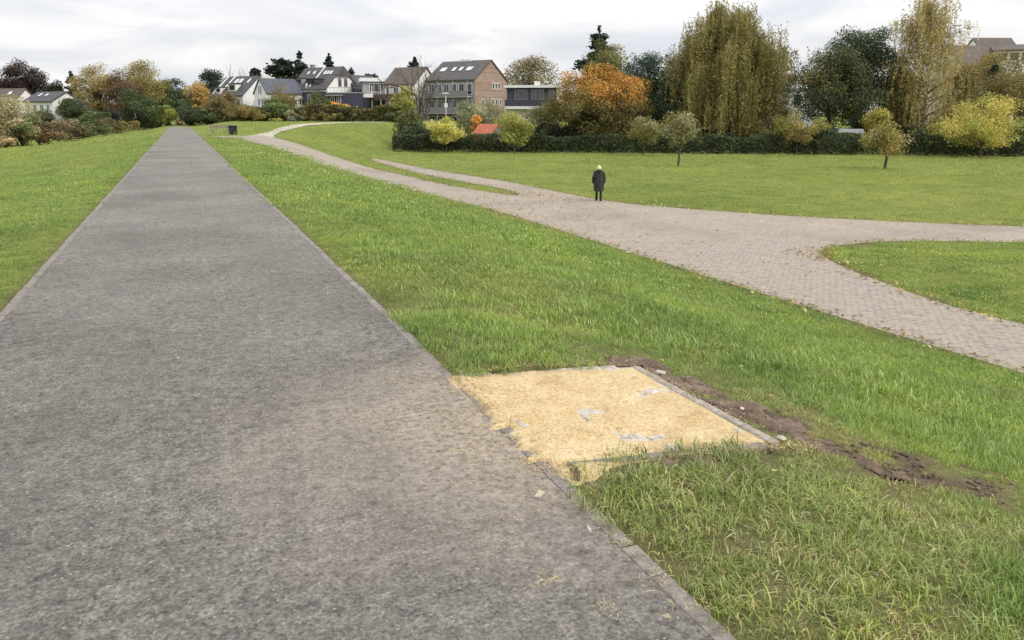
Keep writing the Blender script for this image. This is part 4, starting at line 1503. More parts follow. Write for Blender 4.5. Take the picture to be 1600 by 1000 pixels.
def hedge(name, label, pts, hgt, wid, n, leaf, pal, seed, k=1.0, cat='hedge'):
    """clipped row of shrubs along a ground line: stems plus foliage through its volume"""
    rng = np.random.default_rng(seed)
    pts = [np.array(p, float) for p in pts]
    x0, y0 = pts[0]; z0 = float(H(x0, y0))
    root = empty(name, (x0, y0, z0), 0, label, cat)
    Ls = [np.linalg.norm(pts[i + 1] - pts[i]) for i in range(len(pts) - 1)]
    tot = sum(Ls)
    s = rng.random(n) * tot
    cum = np.concatenate([[0], np.cumsum(Ls)])
    X = np.interp(s, cum, [p[0] for p in pts]); Y = np.interp(s, cum, [p[1] for p in pts])
    i = np.clip(np.searchsorted(cum, s) - 1, 0, len(Ls) - 1)
    T = np.array([(pts[j + 1] - pts[j]) / Ls[j] for j in range(len(Ls))])[i]
    Nn = np.stack([-T[:, 1], T[:, 0]], -1)
    hl = hgt * (.70 + .60 * fbm(s / 2.6, s * 0, seed, 3))
    u = rng.random(n)
    side = np.where(u < .55, 1.0, np.where(u < .70, -1.0, 0))            # front, back, top
    lat = np.where(side != 0, side * (.5 + .10 * (vnoise(s * .9, s * 0 + 3, seed) - .5) * 2) + rng.normal(0, .06, n), rng.uniform(-.5, .5, n)) * wid
    zz = np.where(side != 0, rng.random(n) ** .85, 1.0) * hl + rng.normal(0, .07, n)
    P = np.stack([X - Nn[:, 0] * lat - x0, Y - Nn[:, 1] * lat - y0, H(X, Y) - z0 + np.maximum(zz, .03)], -1)
    V, F = leaf_cards(P, leaf, rng, .35, np.stack([-Nn[:, 0] * side, -Nn[:, 1] * side, np.zeros(n)], -1))
    pl = pal_lin(pal, k)
    cl = np.clip((fbm(s / 1.7, zz * .7, seed + 5, 2) * len(pl) * 1.3 - .15 * len(pl)).astype(int), 0, len(pl) - 1)
    fc = pl[np.where(rng.random(n) < .5, cl, rng.integers(0, len(pl), n))] * rng.uniform(.8, 1.2, (n, 1))
    np_mesh('foliage', V, F, M['leaf'], root, fcol=fc)
    # twiggy stems
    segs = []
    for q in range(int(tot * 5)):
        ss = rng.random() * tot
        px_, py_ = np.interp(ss, cum, [p[0] for p in pts]), np.interp(ss, cum, [p[1] for p in pts])
        l0 = rng.uniform(-.3, .3) * wid
        b0 = np.array([px_ - x0 + l0 * .3, py_ - y0 + l0, float(H(px_, py_)) - z0 - .1])
        for j in range(3):
            segs.append((b0, b0 + np.array([rng.normal(0, .35), rng.normal(0, .25), hgt * rng.uniform(.5, .95)]), .03, .01))
    TV, TF = tubes(segs, 4)
    np_mesh('stems', TV, TF, M['bark'], root)
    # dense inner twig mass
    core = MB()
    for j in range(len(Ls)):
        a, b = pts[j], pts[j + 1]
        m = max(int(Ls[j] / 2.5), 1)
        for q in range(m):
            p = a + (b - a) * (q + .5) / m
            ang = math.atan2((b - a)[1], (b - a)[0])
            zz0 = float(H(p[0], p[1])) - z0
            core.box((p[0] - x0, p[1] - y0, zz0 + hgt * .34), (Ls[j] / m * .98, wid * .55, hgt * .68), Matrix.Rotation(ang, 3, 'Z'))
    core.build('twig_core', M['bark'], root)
    return root


# colour sets, sRGB as a leaf of the kind looks
C_DARKGRN = [(64, 74, 48), (52, 64, 44), (76, 86, 54), (70, 76, 46)]
C_GREEN = [(92, 106, 58), (78, 94, 54), (108, 118, 66), (84, 92, 50)]
C_OLIVE = [(122, 112, 54), (108, 102, 50), (138, 124, 62), (98, 94, 50), (130, 108, 52)]
C_YELLOW = [(180, 168, 76), (164, 154, 68), (194, 180, 94), (146, 142, 66), (128, 130, 64)]
C_YGRN = [(150, 150, 62), (134, 140, 60), (170, 164, 72), (116, 124, 54)]
C_ORANGE = [(206, 146, 46), (192, 128, 40), (216, 164, 66), (178, 130, 50)]
C_BROWN = [(112, 96, 66), (100, 86, 60), (126, 108, 74), (90, 80, 54)]
C_RUST = [(108, 84, 62), (96, 76, 56), (120, 94, 68), (92, 80, 54)]
C_COPPER = [(66, 50, 46), (58, 44, 42), (78, 60, 52), (70, 58, 46)]
C_GREYGRN = [(140, 138, 100), (124, 126, 90), (156, 152, 112), (112, 116, 82)]
C_BEIGE = [(160, 142, 104), (142, 128, 90), (172, 152, 116), (120, 112, 74)]
C_NEEDLE = [(60, 72, 58), (52, 64, 54), (72, 84, 66), (80, 90, 70)]
C_BLUEGRN = [(70, 88, 66), (60, 78, 60), (84, 100, 72), (58, 72, 52)]
KL = 1.6      # leaf albedo factor

# ---- park trees on the meadow
G_YOUNG = 'young trees planted on the meadow'
tree('young_tree', 'young round yellow-green tree in front of the hedge, left of the red-roofed shed', 697, 86, 178, 226, 64, C_YELLOW + C_YGRN, 3400, .16, 101, group=G_YOUNG, k=KL, clumps=34, shell=.4)
tree('young_tree', 'young yellow-green tree in front of the hedge, right of the red-roofed shed', 804, 84, 166, 228, 62, C_YGRN + C_YELLOW[3:] + C_GREEN[:1], 3000, .16, 102, group=G_YOUNG, k=KL, clumps=34, shell=.4)
tree('young_tree', 'thin young olive tree at the hedge right of the orange tree', 1006, 80, 176, 226, 62, C_OLIVE + C_GREYGRN[:2] + C_GREEN[:1], 1900, .16, 103, group=G_YOUNG, k=KL, clumps=30, shell=.35)
tree('young_tree', 'sparse young greyish tree with bare stem standing free before the big willow', 1062, 63, 166, 234, 64, C_GREYGRN + C_OLIVE + C_RUST[:1], 1700, .13, 104, group=G_YOUNG, k=KL, clumps=32, shell=.35, trunk_r=.11)
tree('young_tree', 'broad young olive-yellow tree touching the hedge right of the big willow', 1247, 82, 170, 230, 92, C_OLIVE + C_YGRN[:2], 3400, .16, 105, group=G_YOUNG, k=KL, clumps=38, shell=.4)
tree('young_tree', 'small round olive tree on the meadow nearest the viewer, with brownish top', 1389, 60, 184, 250, 68, C_OLIVE + C_YGRN[:2] + C_BEIGE[:1], 2600, .12, 106, group=G_YOUNG, k=KL, clumps=36, shell=.4, trunk_r=.12)
tree('young_tree', 'bright yellow broad young tree at the right edge of the meadow', 1537, 76, 146, 240, 122, C_YELLOW + C_YGRN[:2] + [(196, 174, 80)], 6200, .17, 107, group=G_YOUNG, k=KL, clumps=52, shell=.45, trunk_r=.15)

# ---- hedge along the far side of the meadow
hp = [spot(616, 90.2), spot(760, 88.4), spot(1000, 86), spot(1300, 82.5), spot(1680, 78.5)]
hedge('garden_hedge', 'long dark green hedge along the far side of the meadow', hp, 1.85, 1.9, 60000, .155, C_DARKGRN + C_GREEN[:2] + C_DARKGRN + C_OLIVE[3:4], 201, k=1.3)

# ---- big trees behind the hedge
def beech_cols(q, fc, rng):
    hot = (q[:, 0] > -.62) & (q[:, 0] < .68) & (rng.random(len(q)) < .82 * sm((q[:, 2] - .25 * q[:, 0] ** 2 + .28) / .55))
    mid = (~hot) & (rng.random(len(q)) < .30 + .25 * np.clip(q[:, 2], 0, 1))
    o = pal_lin(C_ORANGE, 1.2); y_ = pal_lin([(140, 118, 54), (124, 110, 52), (150, 126, 58)], 1.15)
    fc = fc.copy()
    fc[hot] = o[rng.integers(0, 4, hot.sum())] * rng.uniform(.75, 1.25, (hot.sum(), 1))
    fc[mid] = y_[rng.integers(0, 3, mid.sum())] * rng.uniform(.7, 1.25, (mid.sum(), 1))
    return fc
tree('beech_tree', 'broad tree turning from dark green to bright orange at its top', 934, 90, 94, 226, 166, [(98, 96, 50), (86, 86, 46), (110, 104, 54), (76, 78, 44)], 15000, .22, 110, k=KL, clumps=95, shell=.5, colfn=beech_cols)
weeping('weeping_willow', 'huge brownish weeping willow with curtains of twigs behind the hedge', 1130, 92, 0, 214, 216, [(116, 110, 60), (104, 100, 56), (128, 118, 66), (94, 92, 52), (122, 108, 58)], 6800, .185, 111, k=KL * 1.22, slen=(.12, .42))
tree('oak_tree', 'tall dense dark green tree right of the big willow', 1336, 92, 22, 198, 108, C_DARKGRN + [(76, 84, 52)], 12000, .25, 112, k=KL, clumps=70, shell=.45)
tree('oak_tree', 'wide dark green tree with rusty patches standing before the tall dark tree', 1294, 89, 62, 206, 134, C_DARKGRN + C_DARKGRN + C_OLIVE[:2], 11000, .22, 113, k=KL, clumps=75, shell=.45)
weeping('birch_tree', 'tall airy weeping birch with thin yellow-brown foliage against the sky', 1440, 88, -22, 200, 150, [(156, 140, 84), (142, 128, 76), (130, 120, 72), (172, 156, 102), (118, 110, 68)], 1900, .155, 114, bark='palebark', k=KL * 1.1, slen=(.05, .22), airy=.4, trunk_r=.26)
weeping('weeping_willow', 'lower drooping olive willow at the foot of the birch, left side', 1402, 90, 98, 216, 96, C_OLIVE + C_YGRN[3:], 1400, .18, 115, k=KL, slen=(.18, .5))
weeping('weeping_willow', 'drooping olive-brown willow right of the birch trunk', 1496, 92, 92, 214, 92, C_OLIVE + C_BROWN[:2], 1300, .18, 116, k=KL, slen=(.15, .45))
tree('garden_shrub', 'yellow shrub peeping over the hedge left of the birch trunk', 1372, 85, 166, 214, 46, C_YELLOW, 1500, .17, 117, cat='shrub', k=KL, clumps=24)
tree('garden_tree', 'rust-tinged olive tree at the right edge behind the yellow tree', 1590, 92, 100, 216, 110, C_OLIVE + C_BROWN[:2] + C_GREEN[:1], 7000, .22, 118, k=KL, clumps=60)
tree('garden_tree', 'brownish tree in front of the roofs at the right edge', 1548, 108, 70, 170, 84, C_OLIVE + C_BROWN[:2], 4200, .24, 119, k=KL, clumps=40)
conifer('spruce_tree', 'dark slim conifer between the willow and the yellow tree', 1546, 100, 100, 206, 36, C_NEEDLE, 120, .3, .1)
tree('garden_tree', 'dense dark mixed green tree right of the orange tree', 1010, 97, 66, 216, 92, C_BLUEGRN + C_DARKGRN[:2], 8000, .24, 121, k=KL, clumps=60)
tree('garden_tree', 'blue-green tree between the orange tree and the willow', 1048, 94, 96, 220, 60, C_BLUEGRN, 4200, .22, 122, k=KL, clumps=40)
tree('garden_tree', 'olive tree rising behind the orange tree', 948, 100, 54, 180, 74, C_GREEN + C_OLIVE, 5200, .24, 123, k=KL, clumps=44)
conifer('spruce_tree', 'dark spruce tip sticking up behind the orange tree', 934, 106, 42, 190, 92, C_NEEDLE, 124, .45, .12)
tree('garden_tree', 'brown-green tree behind the flat-roofed house', 826, 150, 84, 180, 96, C_BROWN + C_OLIVE + C_GREEN[:1], 5200, .32, 125, k=KL * .9, clumps=44)
tree('garden_tree', 'grey-green bushy tree in front of the brick apartment house', 752, 98, 148, 226, 78, C_GREYGRN + C_GREEN[:1], 6000, .19, 126, k=KL * .92, clumps=50)
tree('garden_shrub', 'grey-green shrub left of the orange tree', 846, 95, 158, 226, 56, C_GREYGRN[1:] + C_GREEN[:2] + C_BROWN[:1], 3600, .2, 127, cat='shrub', k=KL * .85, clumps=36)
tree('garden_shrub', 'small orange shrub peeping over the hedge left of the red roof', 744, 94, 176, 206, 15, C_ORANGE + C_YGRN[:1], 700, .17, 128, cat='shrub', k=KL, clumps=12)
# half-bare weeping tree with its leafy foot
bare_tree('bare_tree', 'leafless twisted tree before the brown-roofed house', 655, 97, 84, 130, depth=6, r=.26, spread=.52, stemf=.16)
weeping('weeping_willow', 'small weeping willow at the left end of the hedge', 640, 93, 166, 232, 56, C_GREEN + C_OLIVE[:2] + C_DARKGRN[:1], 620, .2, 131, k=KL * .9, slen=(.3, .75))
tree('garden_shrub', 'dark green ragged bush at the left end of the hedge', 650, 92, 186, 236, 66, C_DARKGRN + C_GREEN[:1], 3400, .2, 132, cat='shrub', k=KL, clumps=34, stem=False)
tree('garden_tree', 'small yellow-green tree in front of the brown-roofed house balconies', 634, 120, 130, 190, 42, C_YGRN + C_OLIVE[:2], 2000, .22, 133, k=KL, clumps=24)

G_HED = 'shrubs growing behind the long hedge'
for q, (px, t, w, pal, lab) in enumerate(((676, 196, 50, C_DARKGRN + C_GREEN[:1], 'dark shrub behind the hedge left of the red-roofed shed'), (872, 186, 50, C_DARKGRN + C_BROWN[:1], 'dark shrub behind the hedge under the left side of the orange tree'),
        (912, 190, 70, C_DARKGRN, 'dark shrub behind the hedge below the middle of the orange tree'), (985, 180, 60, C_DARKGRN + C_OLIVE[:1], 'dark olive shrub behind the hedge under the right side of the orange tree'), (1056, 186, 60, C_GREEN + C_DARKGRN, 'green shrub behind the hedge at the left foot of the big willow'),
        (1120, 196, 70, C_DARKGRN, 'dark shrub behind the hedge under the big willow'), (1186, 182, 64, C_OLIVE + C_DARKGRN[:2], 'olive shrub behind the hedge at the right foot of the big willow'),
        (1222, 168, 44, C_GREEN + C_OLIVE[:1], 'green shrub below the white flat-roofed house'), (1292, 186, 54, C_DARKGRN + C_GREEN[:1], 'dark shrub behind the hedge before the dark trees'),
        (1345, 178, 40, C_DARKGRN, 'dark shrub right of the low garage'), (1422, 186, 60, C_DARKGRN + C_OLIVE[:2], 'dark olive shrub behind the hedge left of the birch trunk'),
        (1474, 176, 56, C_OLIVE + C_BROWN[:1] + C_DARKGRN[:1], 'brown-olive shrub behind the hedge right of the birch trunk'), (1596, 178, 60, C_YGRN + C_GREEN, 'yellow-green shrub behind the hedge at the right edge'))):
    tree('shrub', lab, px, 91.5 - q * .55, t, 234, w, pal, int(1100 + 24 * w), .21, 440 + q, cat='shrub', group=G_HED, k=KL * .9, clumps=26, stem=False, shell=.35)

# ---- shrub belt in front of the houses
G_BELT = 'shrubs along the far bank below the houses'
belt = [(352, 132, 138, 190, 56, C_BROWN + C_OLIVE[:1], 'brown shrub left of the white gabled house'),
        (380, 126, 158, 193, 64, C_BROWN + C_OLIVE, 'low brown-olive shrub below the white steep-roofed house'),
        (404, 128, 168, 193, 50, C_OLIVE + C_GREEN[:2], 'low olive shrub under the white balcony'),
        (434, 130, 150, 192, 52, C_GREEN + C_DARKGRN[:1], 'mid green shrub right of the white balcony'),
        (446, 136, 130, 188, 64, C_OLIVE + C_RUST, 'reddish-olive tree before the blue slate roof'),
        (462, 128, 170, 193, 54, C_GREYGRN[1:] + C_BROWN, 'greyish shrub by the far bench'),
        (492, 132, 142, 192, 52, C_DARKGRN + C_GREEN, 'dark green shrub before the mansard house'),
        (520, 134, 156, 188, 40, C_ORANGE + C_YELLOW[:2], 'bright orange shrub before the dark blue wall'),
        (548, 134, 160, 188, 46, C_ORANGE + C_YGRN[:2] + C_YELLOW[:2], 'orange-yellow shrub left of the white framed porch'),
        (505, 126, 174, 193, 70, C_OLIVE + C_GREEN[:2] + C_BROWN[:1], 'clipped olive shrub on the bank edge below the orange shrubs'),
        (552, 126, 172, 193, 66, C_GREEN + C_OLIVE[:2], 'green shrub on the bank edge below the white porch'),
        (594, 124, 168, 193, 64, C_GREEN + C_DARKGRN[:2], 'dark green shrub on the bank edge below the brown balconies'),
        (622, 118, 172, 196, 46, C_GREEN + C_DARKGRN, 'green shrub on the bank beside the small weeping willow'),
        (330, 130, 166, 194, 44, C_DARKGRN + C_GREEN[:1], 'dark low shrub right of the path end'),
        (300, 138, 172, 196, 44, C_DARKGRN + C_BROWN[:1], 'dark shrub just right of where the path ends'),
        (432, 124, 184, 194, 24, C_YGRN, 'little yellow-green bush at the gravel path')]
for q, (px, d, t, b, w, pal, lab) in enumerate(belt):
    tree('shrub', lab, px, d, t, b + 6, w, pal, int(1100 + 26 * w), .24, 300 + q, cat='shrub', group=G_BELT, k=KL * .95, clumps=26, stem=False, shell=.35)

hp2 = [spot(318, 131), spot(430, 130), spot(520, 128.5), spot(626, 120)]
hedge('bank_hedge', 'long mixed olive and brown hedge on the far bank in front of the houses', hp2, 2.2, 2.2, 15000, .27, C_GREEN + C_OLIVE + C_BROWN[:2] + C_DARKGRN[:2], 202, k=1.1)

# ---- left side and path end
for q, (px, d, t, b, w, pal, lab) in enumerate(((112, 134, 150, 192, 40, C_DARKGRN, 'dark green shrub before the gable of the white house on the left'),
        (60, 138, 168, 200, 50, C_DARKGRN + C_BROWN, 'dark brownish shrub below the white house on the left'),
        (150, 128, 168, 200, 44, C_DARKGRN + C_GREEN[:1], 'dark shrub in front of the long black shed'),
        (246, 150, 140, 200, 50, C_GREEN + C_DARKGRN, 'green tree filling the gap left of the slim tree'),
        (290, 156, 140, 192, 44, C_DARKGRN, 'dark tree behind the end of the path'))):
    tree('garden_tree', lab, px, d, t, b, w, pal, 2600, .26, 420 + q, k=KL, clumps=30)
G_LEFT = 'shrubs at the foot of the bank on the left'
left = [(-30, 98, 150, 246, 90, C_BEIGE + C_GREEN[:2], 'beige and green shrub at the very left edge'),
        (12, 104, 132, 240, 92, C_BEIGE + C_GREYGRN + C_GREEN[:1], 'tall pale greenish-beige shrub near the left edge'),
        (34, 101, 176, 240, 70, C_GREEN + C_BEIGE[:2], 'olive green shrub in front of the tall pale shrub'),
        (4, 96, 212, 246, 40, C_BEIGE, 'low straw-coloured bush at the left edge'),
        (66, 104, 190, 240, 58, C_RUST + C_BROWN, 'rusty brown low shrub at the bank foot'),
        (100, 110, 180, 236, 66, C_BROWN + C_GREYGRN[:2], 'grey-brown shrub second right of the rusty one'),
        (134, 116, 178, 233, 70, C_GREEN + C_BROWN + C_DARKGRN[:2], 'dark grey-green shrub at the bank foot below the black shed'),
        (168, 124, 180, 228, 62, C_BROWN + C_DARKGRN, 'brown-green shrub right of the black shed'),
        (196, 132, 186, 222, 46, C_OLIVE + C_YGRN[:1] + C_DARKGRN[:1], 'olive-yellow shrub below the tall dark tree'),
        (222, 140, 184, 214, 46, C_DARKGRN, 'dark green shrub near the path left of the round bush'),
        (245, 146, 186, 208, 34, C_DARKGRN + C_GREEN[:1], 'low dark shrub beside the end of the path')]
for q, (px, d, t, b, w, pal, lab) in enumerate(left):
    tree('shrub', lab, px, d, t, b, w, pal, int(1300 + 28 * w), .22, 340 + q, cat='shrub', group=G_LEFT, k=KL * .95, clumps=28, stem=False, shell=.35)
tree('copper_beech', 'big dark purple-brown domed tree on the far left', 44, 165, 94, 168, 76, C_COPPER, 7500, .34, 360, k=1.1, clumps=60, shell=.5)
tree('garden_tree', 'small dark round tree right of the big dark domed tree', 94, 160, 124, 162, 26, C_DARKGRN, 1500, .3, 361, k=1.0, clumps=18)
conifer('pine_tree', 'ragged dark conifer beside the yellowing tree on the left', 118, 158, 112, 170, 30, C_NEEDLE, 362, .45, .35)
tree('garden_tree', 'golden yellow-brown tree left of the rust-coloured one', 158, 142, 98, 176, 66, [(152, 134, 80), (136, 120, 70), (166, 148, 92), (118, 108, 62)], 5200, .27, 363, k=KL, clumps=46)
tree('garden_tree', 'rust-brown tree between two yellowing trees', 196, 140, 108, 184, 54, C_RUST, 4200, .27, 364, k=KL, clumps=40)
tree('garden_tree', 'tall yellow-green tree left of the path end', 228, 148, 92, 176, 72, [(140, 126, 58), (122, 112, 52), (154, 138, 68), (104, 100, 50)], 6200, .28, 365, k=KL, clumps=52)
tree('garden_tree', 'dark green tree beneath the yellowing trees left of the path', 218, 136, 134, 204, 58, C_DARKGRN + C_GREEN[:1], 4200, .25, 366, k=KL, clumps=40)
tree('garden_tree', 'slim green tree straight behind the path end', 276, 150, 116, 192, 38, C_GREEN + C_BLUEGRN, 3200, .27, 367, k=KL, clumps=30)
tree('round_bush', 'round light olive bush left of the path end', 262, 138, 162, 202, 30, C_YGRN[1:] + C_GREEN[:1], 1700, .2, 368, cat='shrub', k=KL, clumps=24, stem=False)
tree('pale_bush', 'small pale pinkish bush where the path ends', 282, 142, 182, 198, 18, C_BEIGE + C_RUST[:1], 700, .2, 369, cat='shrub', k=KL, clumps=12, stem=False)
tree('garden_tree', 'orange-yellow tree right of the path end', 312, 144, 126, 188, 42, [(164, 132, 64), (148, 122, 58), (132, 116, 56), (174, 144, 72)], 3200, .26, 370, k=KL, clumps=30)
tree('garden_tree', 'dark green tree under the orange one right of the path end', 306, 138, 158, 196, 50, C_DARKGRN + C_BLUEGRN[:1], 2400, .25, 371, k=KL, clumps=28)
tree('garden_tree', 'dark bluish conifer-like tree left of the white steep-roofed house', 334, 160, 104, 180, 48, C_BLUEGRN + C_NEEDLE, 4200, .32, 372, k=1.05, clumps=34)
bare_tree('bare_tree', 'thin leafless tree above the white steep-roofed house, left one', 356, 178, 98, 373, depth=5, r=.14, spread=.4)
bare_tree('bare_tree', 'thin leafless tree above the white steep-roofed house, right one', 382, 180, 100, 374, depth=5, r=.12, spread=.4)
conifer('pine_tree', 'flat-topped pine behind the white steep-roofed house', 403, 176, 107, 150, 26, C_NEEDLE, 375, .5, .1, flat=.7)
conifer('pine_tree', 'broad dark pine left of the mansard house', 446, 176, 90, 160, 52, C_NEEDLE, 376, .55, .05, flat=.8)
conifer('spruce_tree', 'tall pointed spruce left of the mansard roof', 473, 174, 80, 160, 40, C_NEEDLE, 377, .5, .25)
conifer('spruce_tree', 'pointed spruce top showing above the mansard roof', 518, 178, 84, 160, 38, C_NEEDLE, 378, .5, .2)
conifer('spruce_tree', 'small dark conifer behind the grey gabled house', 552, 172, 106, 160, 22, C_NEEDLE, 379, .5, .1)
tree('garden_tree', 'low dark treetop above the white modern house', 584, 168, 112, 150, 28, C_DARKGRN, 1300, .36, 380, k=.9, clumps=16)
conifer('pine_tree', 'dark pine top behind the bare tree', 650, 150, 90, 150, 52, C_NEEDLE, 381, .45, .3)
tree('garden_tree', 'dark treetop behind the ridge of the brick apartment house', 724, 170, 86, 150, 32, C_DARKGRN, 1500, .36, 382, k=.9, clumps=16)
for q, (px, d, t, w, pal, lab) in enumerate(((1210, 118, 96, 60, C_BROWN + C_OLIVE, 'brown tree behind the white flat-roofed house'),
        (1180, 110, 40, 110, C_GREEN + C_DARKGRN, 'green tree rising behind the right shoulder of the big willow'))):
    tree('garden_tree', lab, px, d, t, 200, w, pal, 2200, .4, 400 + q, k=KL, clumps=40)

# ================================================================ BUILDINGS
class House:
    def __init__(s, name, label, px, d, rot, W, D, ze, zr, wall, roof, cat='house', ridge='x', over=.35, thick=.22, flat=False, gz=None, row=150):
        """rot 0: front towards the camera; ze / zr: rows of eaves and ridge; W along the front, D deep"""
        x, y = spot(px, d, row)
        ang = math.atan2(x, y)
        s.z0 = float(H(x, y)) - .3 if gz is None else gz
        s.W, s.D = W, D
        s.ze = zrow(d, ze) - s.z0; s.zr = zrow(d, zr) - s.z0
        s.root = empty(name, (x, y, s.z0), -ang + R(rot), label, cat)
        s.ridge = ridge; s.over = over
        if flat:
            s.box('wall', wall, -W / 2, W / 2, -D / 2, D / 2, -.5, s.ze)
            s.box('roof_slab', roof, -W / 2 - over, W / 2 + over, -D / 2 - over, D / 2 + over, s.ze + .003, s.zr)
        else:
            hw = (D if ridge == 'x' else W) / 2
            a, b = (-W / 2, W / 2) if ridge == 'x' else (-D / 2, D / 2)
            MB().prism([(-hw, -.5), (hw, -.5), (hw, s.ze), (0, s.zr), (-hw, s.ze)], 'x' if ridge == 'x' else 'y', a, b).build('wall', M[wall], s.root)
            k = (s.zr - s.ze) / hw
            m = MB()
            for sg in (-1, 1):
                pr = [(0, s.zr + .02), (sg * (hw + over), s.ze - k * over + .02), (sg * (hw + over), s.ze - k * over + .02 + thick), (0, s.zr + .02 + thick)]
                m.prism(pr, 'x' if ridge == 'x' else 'y', a - over * .6, b + over * .6)
            s.roof = m.build('roof', M[roof], s.root)
            s.k = k; s.hw = hw
        s.thick = thick

    def box(s, name, mat, x0, x1, y0, y1, z0, z1, parent=None, bevel=0):
        o = MB().bx(x0, x1, y0, y1, z0, z1).build(name, M[mat], parent or s.root, bevel=bevel)
        return o

    def frame(s, face):
        """origin, u, n of a wall face"""
        return {'front': (Vector((0, -s.D / 2, 0)), Vector((1, 0, 0)), Vector((0, -1, 0))),
                'right': (Vector((s.W / 2, 0, 0)), Vector((0, 1, 0)), Vector((1, 0, 0))),
                'left': (Vector((-s.W / 2, 0, 0)), Vector((0, -1, 0)), Vector((-1, 0, 0)))}[face]

    def window(s, face, u, z, w, h, fmat='fascia', gmat='glass', mull=1, arch=False, off=0.0, name='window', fw=.09):
        """z measured from the ground of the house; frame stands a little proud"""
        o, U, Nn = s.frame(face)
        Z = Vector((0, 0, 1))
        Mx = Matrix((U, Nn, Z)).transposed()
        c = o + U * u + Z * z + Nn * off
        m = MB()
        for du in (-1, 1):
            m.box(c + U * du * (w / 2 - fw / 2) + Nn * .03, (fw, .10, h), Mx)
        for dz in (-1, 1):
            m.box(c + Z * dz * (h / 2 - fw / 2) + Nn * .028, (w - 2 * fw - .004, .095, fw), Mx)
        for k in range(mull):
            m.box(c + U * (w * ((k + 1) / (mull + 1) - .5)) + Nn * .025, (.06, .07, h - 2 * fw - .004), Mx)
        if arch:
            for k in range(5):
                a0 = math.pi * (k + .5) / 5
                m.box(c + Z * (h / 2 + math.sin(a0) * w * .32) + U * math.cos(a0) * w * .42 + Nn * .032, (.12, .1, w * .36), Mx @ Matrix.Rotation(math.pi / 2 - a0, 3, 'Y'))
        f = m.build(name, M[fmat], s.root)
        p = MB()
        p.box(c + Nn * .012, (w - fw, .02, h - fw), Mx)
        if arch:
            p.box(c + Z * (h / 2 + w * .1) + Nn * .011, (w * .74, .02, w * .36), Mx)
        p.build('pane', M[gmat], f)
        return f

    def skylight(s, u, t, w, h, side=-1, gmat='skyl'):
        """window lying in the roof slope: u along the ridge, t from eaves 0 to ridge 1"""
        y = side * s.hw * (1 - t); z = s.ze + (s.zr - s.ze) * t + s.thick + .05
        sl = math.atan(s.k)
        if s.ridge == 'x':
            Mx = Matrix.Rotation(-side * sl, 3, 'X'); c = Vector((u, y, z))
        else:
            Mx = Matrix.Rotation(side * sl, 3, 'Y') @ Matrix.Rotation(R(90), 3, 'Z'); c = Vector((y, u, z))
        f = MB()
        for q in (-1, 1):
            f.box(c + Mx @ Vector((q * (w / 2 + .04), 0, 0)), (.08, h + .16, .14), Mx)
            f.box(c + Mx @ Vector((0, q * (h / 2 + .04), 0)), (w - .004, .08, .135), Mx)
        fo = f.build('skylight', M['rail'], s.root)
        MB().box(c + Mx @ Vector((0, 0, .02)), (w, h, .06), Mx).build('pane', M[gmat], fo)

    def balcony(s, x0, x1, z, dep=1.3, rail='rail', slab='grey', h=1.0, bars=8, panel=False):
        """slab and railing on the front"""
        y1 = -s.D / 2; y0 = y1 - dep
        b = s.box('balcony', slab, x0, x1, y0, y1 - .005, z - .18, z)
        m = MB()
        m.bx(x0, x1, y0, y0 + .05, z + h - .06, z + h)
        for xx in (x0, x1 - .05):
            m.bx(xx, xx + .05, y0 + .055, y1 - .01, z + h - .06, z + h)
        n = max(int((x1 - x0) / .5), 2) if not panel else 2
        for q in range(n + 1):
            xx = x0 + (x1 - x0 - .05) * q / n
            m.bx(xx, xx + .045, y0 + .004, y0 + .046, z + .004, z + h - .064)
        m.build('railing', M[rail], b)
        if panel:
            MB().bx(x0 + .06, x1 - .06, y0 + .012, y0 + .035, z + .06, z + h - .08).build('panel', M[rail], b)
        return b

    def chimney(s, x, y, w, z1, mat='white', d_=None):
        z0 = s.ze
        m = MB().bx(x - w / 2, x + w / 2, y - (d_ or w) / 2, y + (d_ or w) / 2, z0, z1)
        m.bx(x - w / 2 - .08, x + w / 2 + .08, y - (d_ or w) / 2 - .08, y + (d_ or w) / 2 + .08, z1 + .003, z1 + .12)
        m.build('chimney', M[mat], s.root)

    def dormer(s, u, t, w, h, mat='white', side=-1):
        """box dormer with window, on a front slope, ridge along x"""
        y = side * s.hw * (1 - t); z = s.ze + (s.zr - s.ze) * t
        dep = h / s.k + .4
        dm = s.box('dormer', mat, u - w / 2, u + w / 2, y - .25, y + dep, z - .1, z + h)
        MB().bx(u - w / 2 - .15, u + w / 2 + .15, y - .45, y + dep, z + h + .003, z + h + .14).build('dormer_roof', M['slate'], dm)
        MB().bx(u - w * .36, u + w * .36, y - .28, y - .252, z + .25, z + h - .2).build('pane', M['glass'], dm)


# brick apartment house with balconies
b = House('apartment_house', 'brick apartment house with dark roof, skylights and brick gable', 730, 138, -36, 10.2, 9.8, 127, 97, 'brickwall', 'greyroof', 'apartment house', over=.3)
for u, w in ((-3.3, 1.1), (-1.0, .6), (.5, .6), (2.3, 1.1)):
    b.skylight(u, .52, w, 1.15)
for zf in (b.ze - 1.55, b.ze - 4.25, b.ze - 6.95):
    for u in (-4.0, -2.4, -.8, .8, 2.4, 4.0):
        b.window('front', u, zf, 1.25, 1.9, mull=1 if u < 0 else 0)
for zf in (b.ze - 2.75, b.ze - 5.45):
    b.balcony(-5.0, 4.6, zf, 1.5, 'rail', 'grey', h=.95, panel=True)
b.box('loggia_wall', 'grey', -5.0, 5.0, -b.D / 2 - .02, -b.D / 2 - .004, -.5, b.ze - .3)
for u in (-5.05, -1.7, 1.6, 4.62):
    b.box('post', 'grey', u - .05, u + .05, -b.D / 2 - 1.48, -b.D / 2 - 1.36, -.5, b.ze - .2)
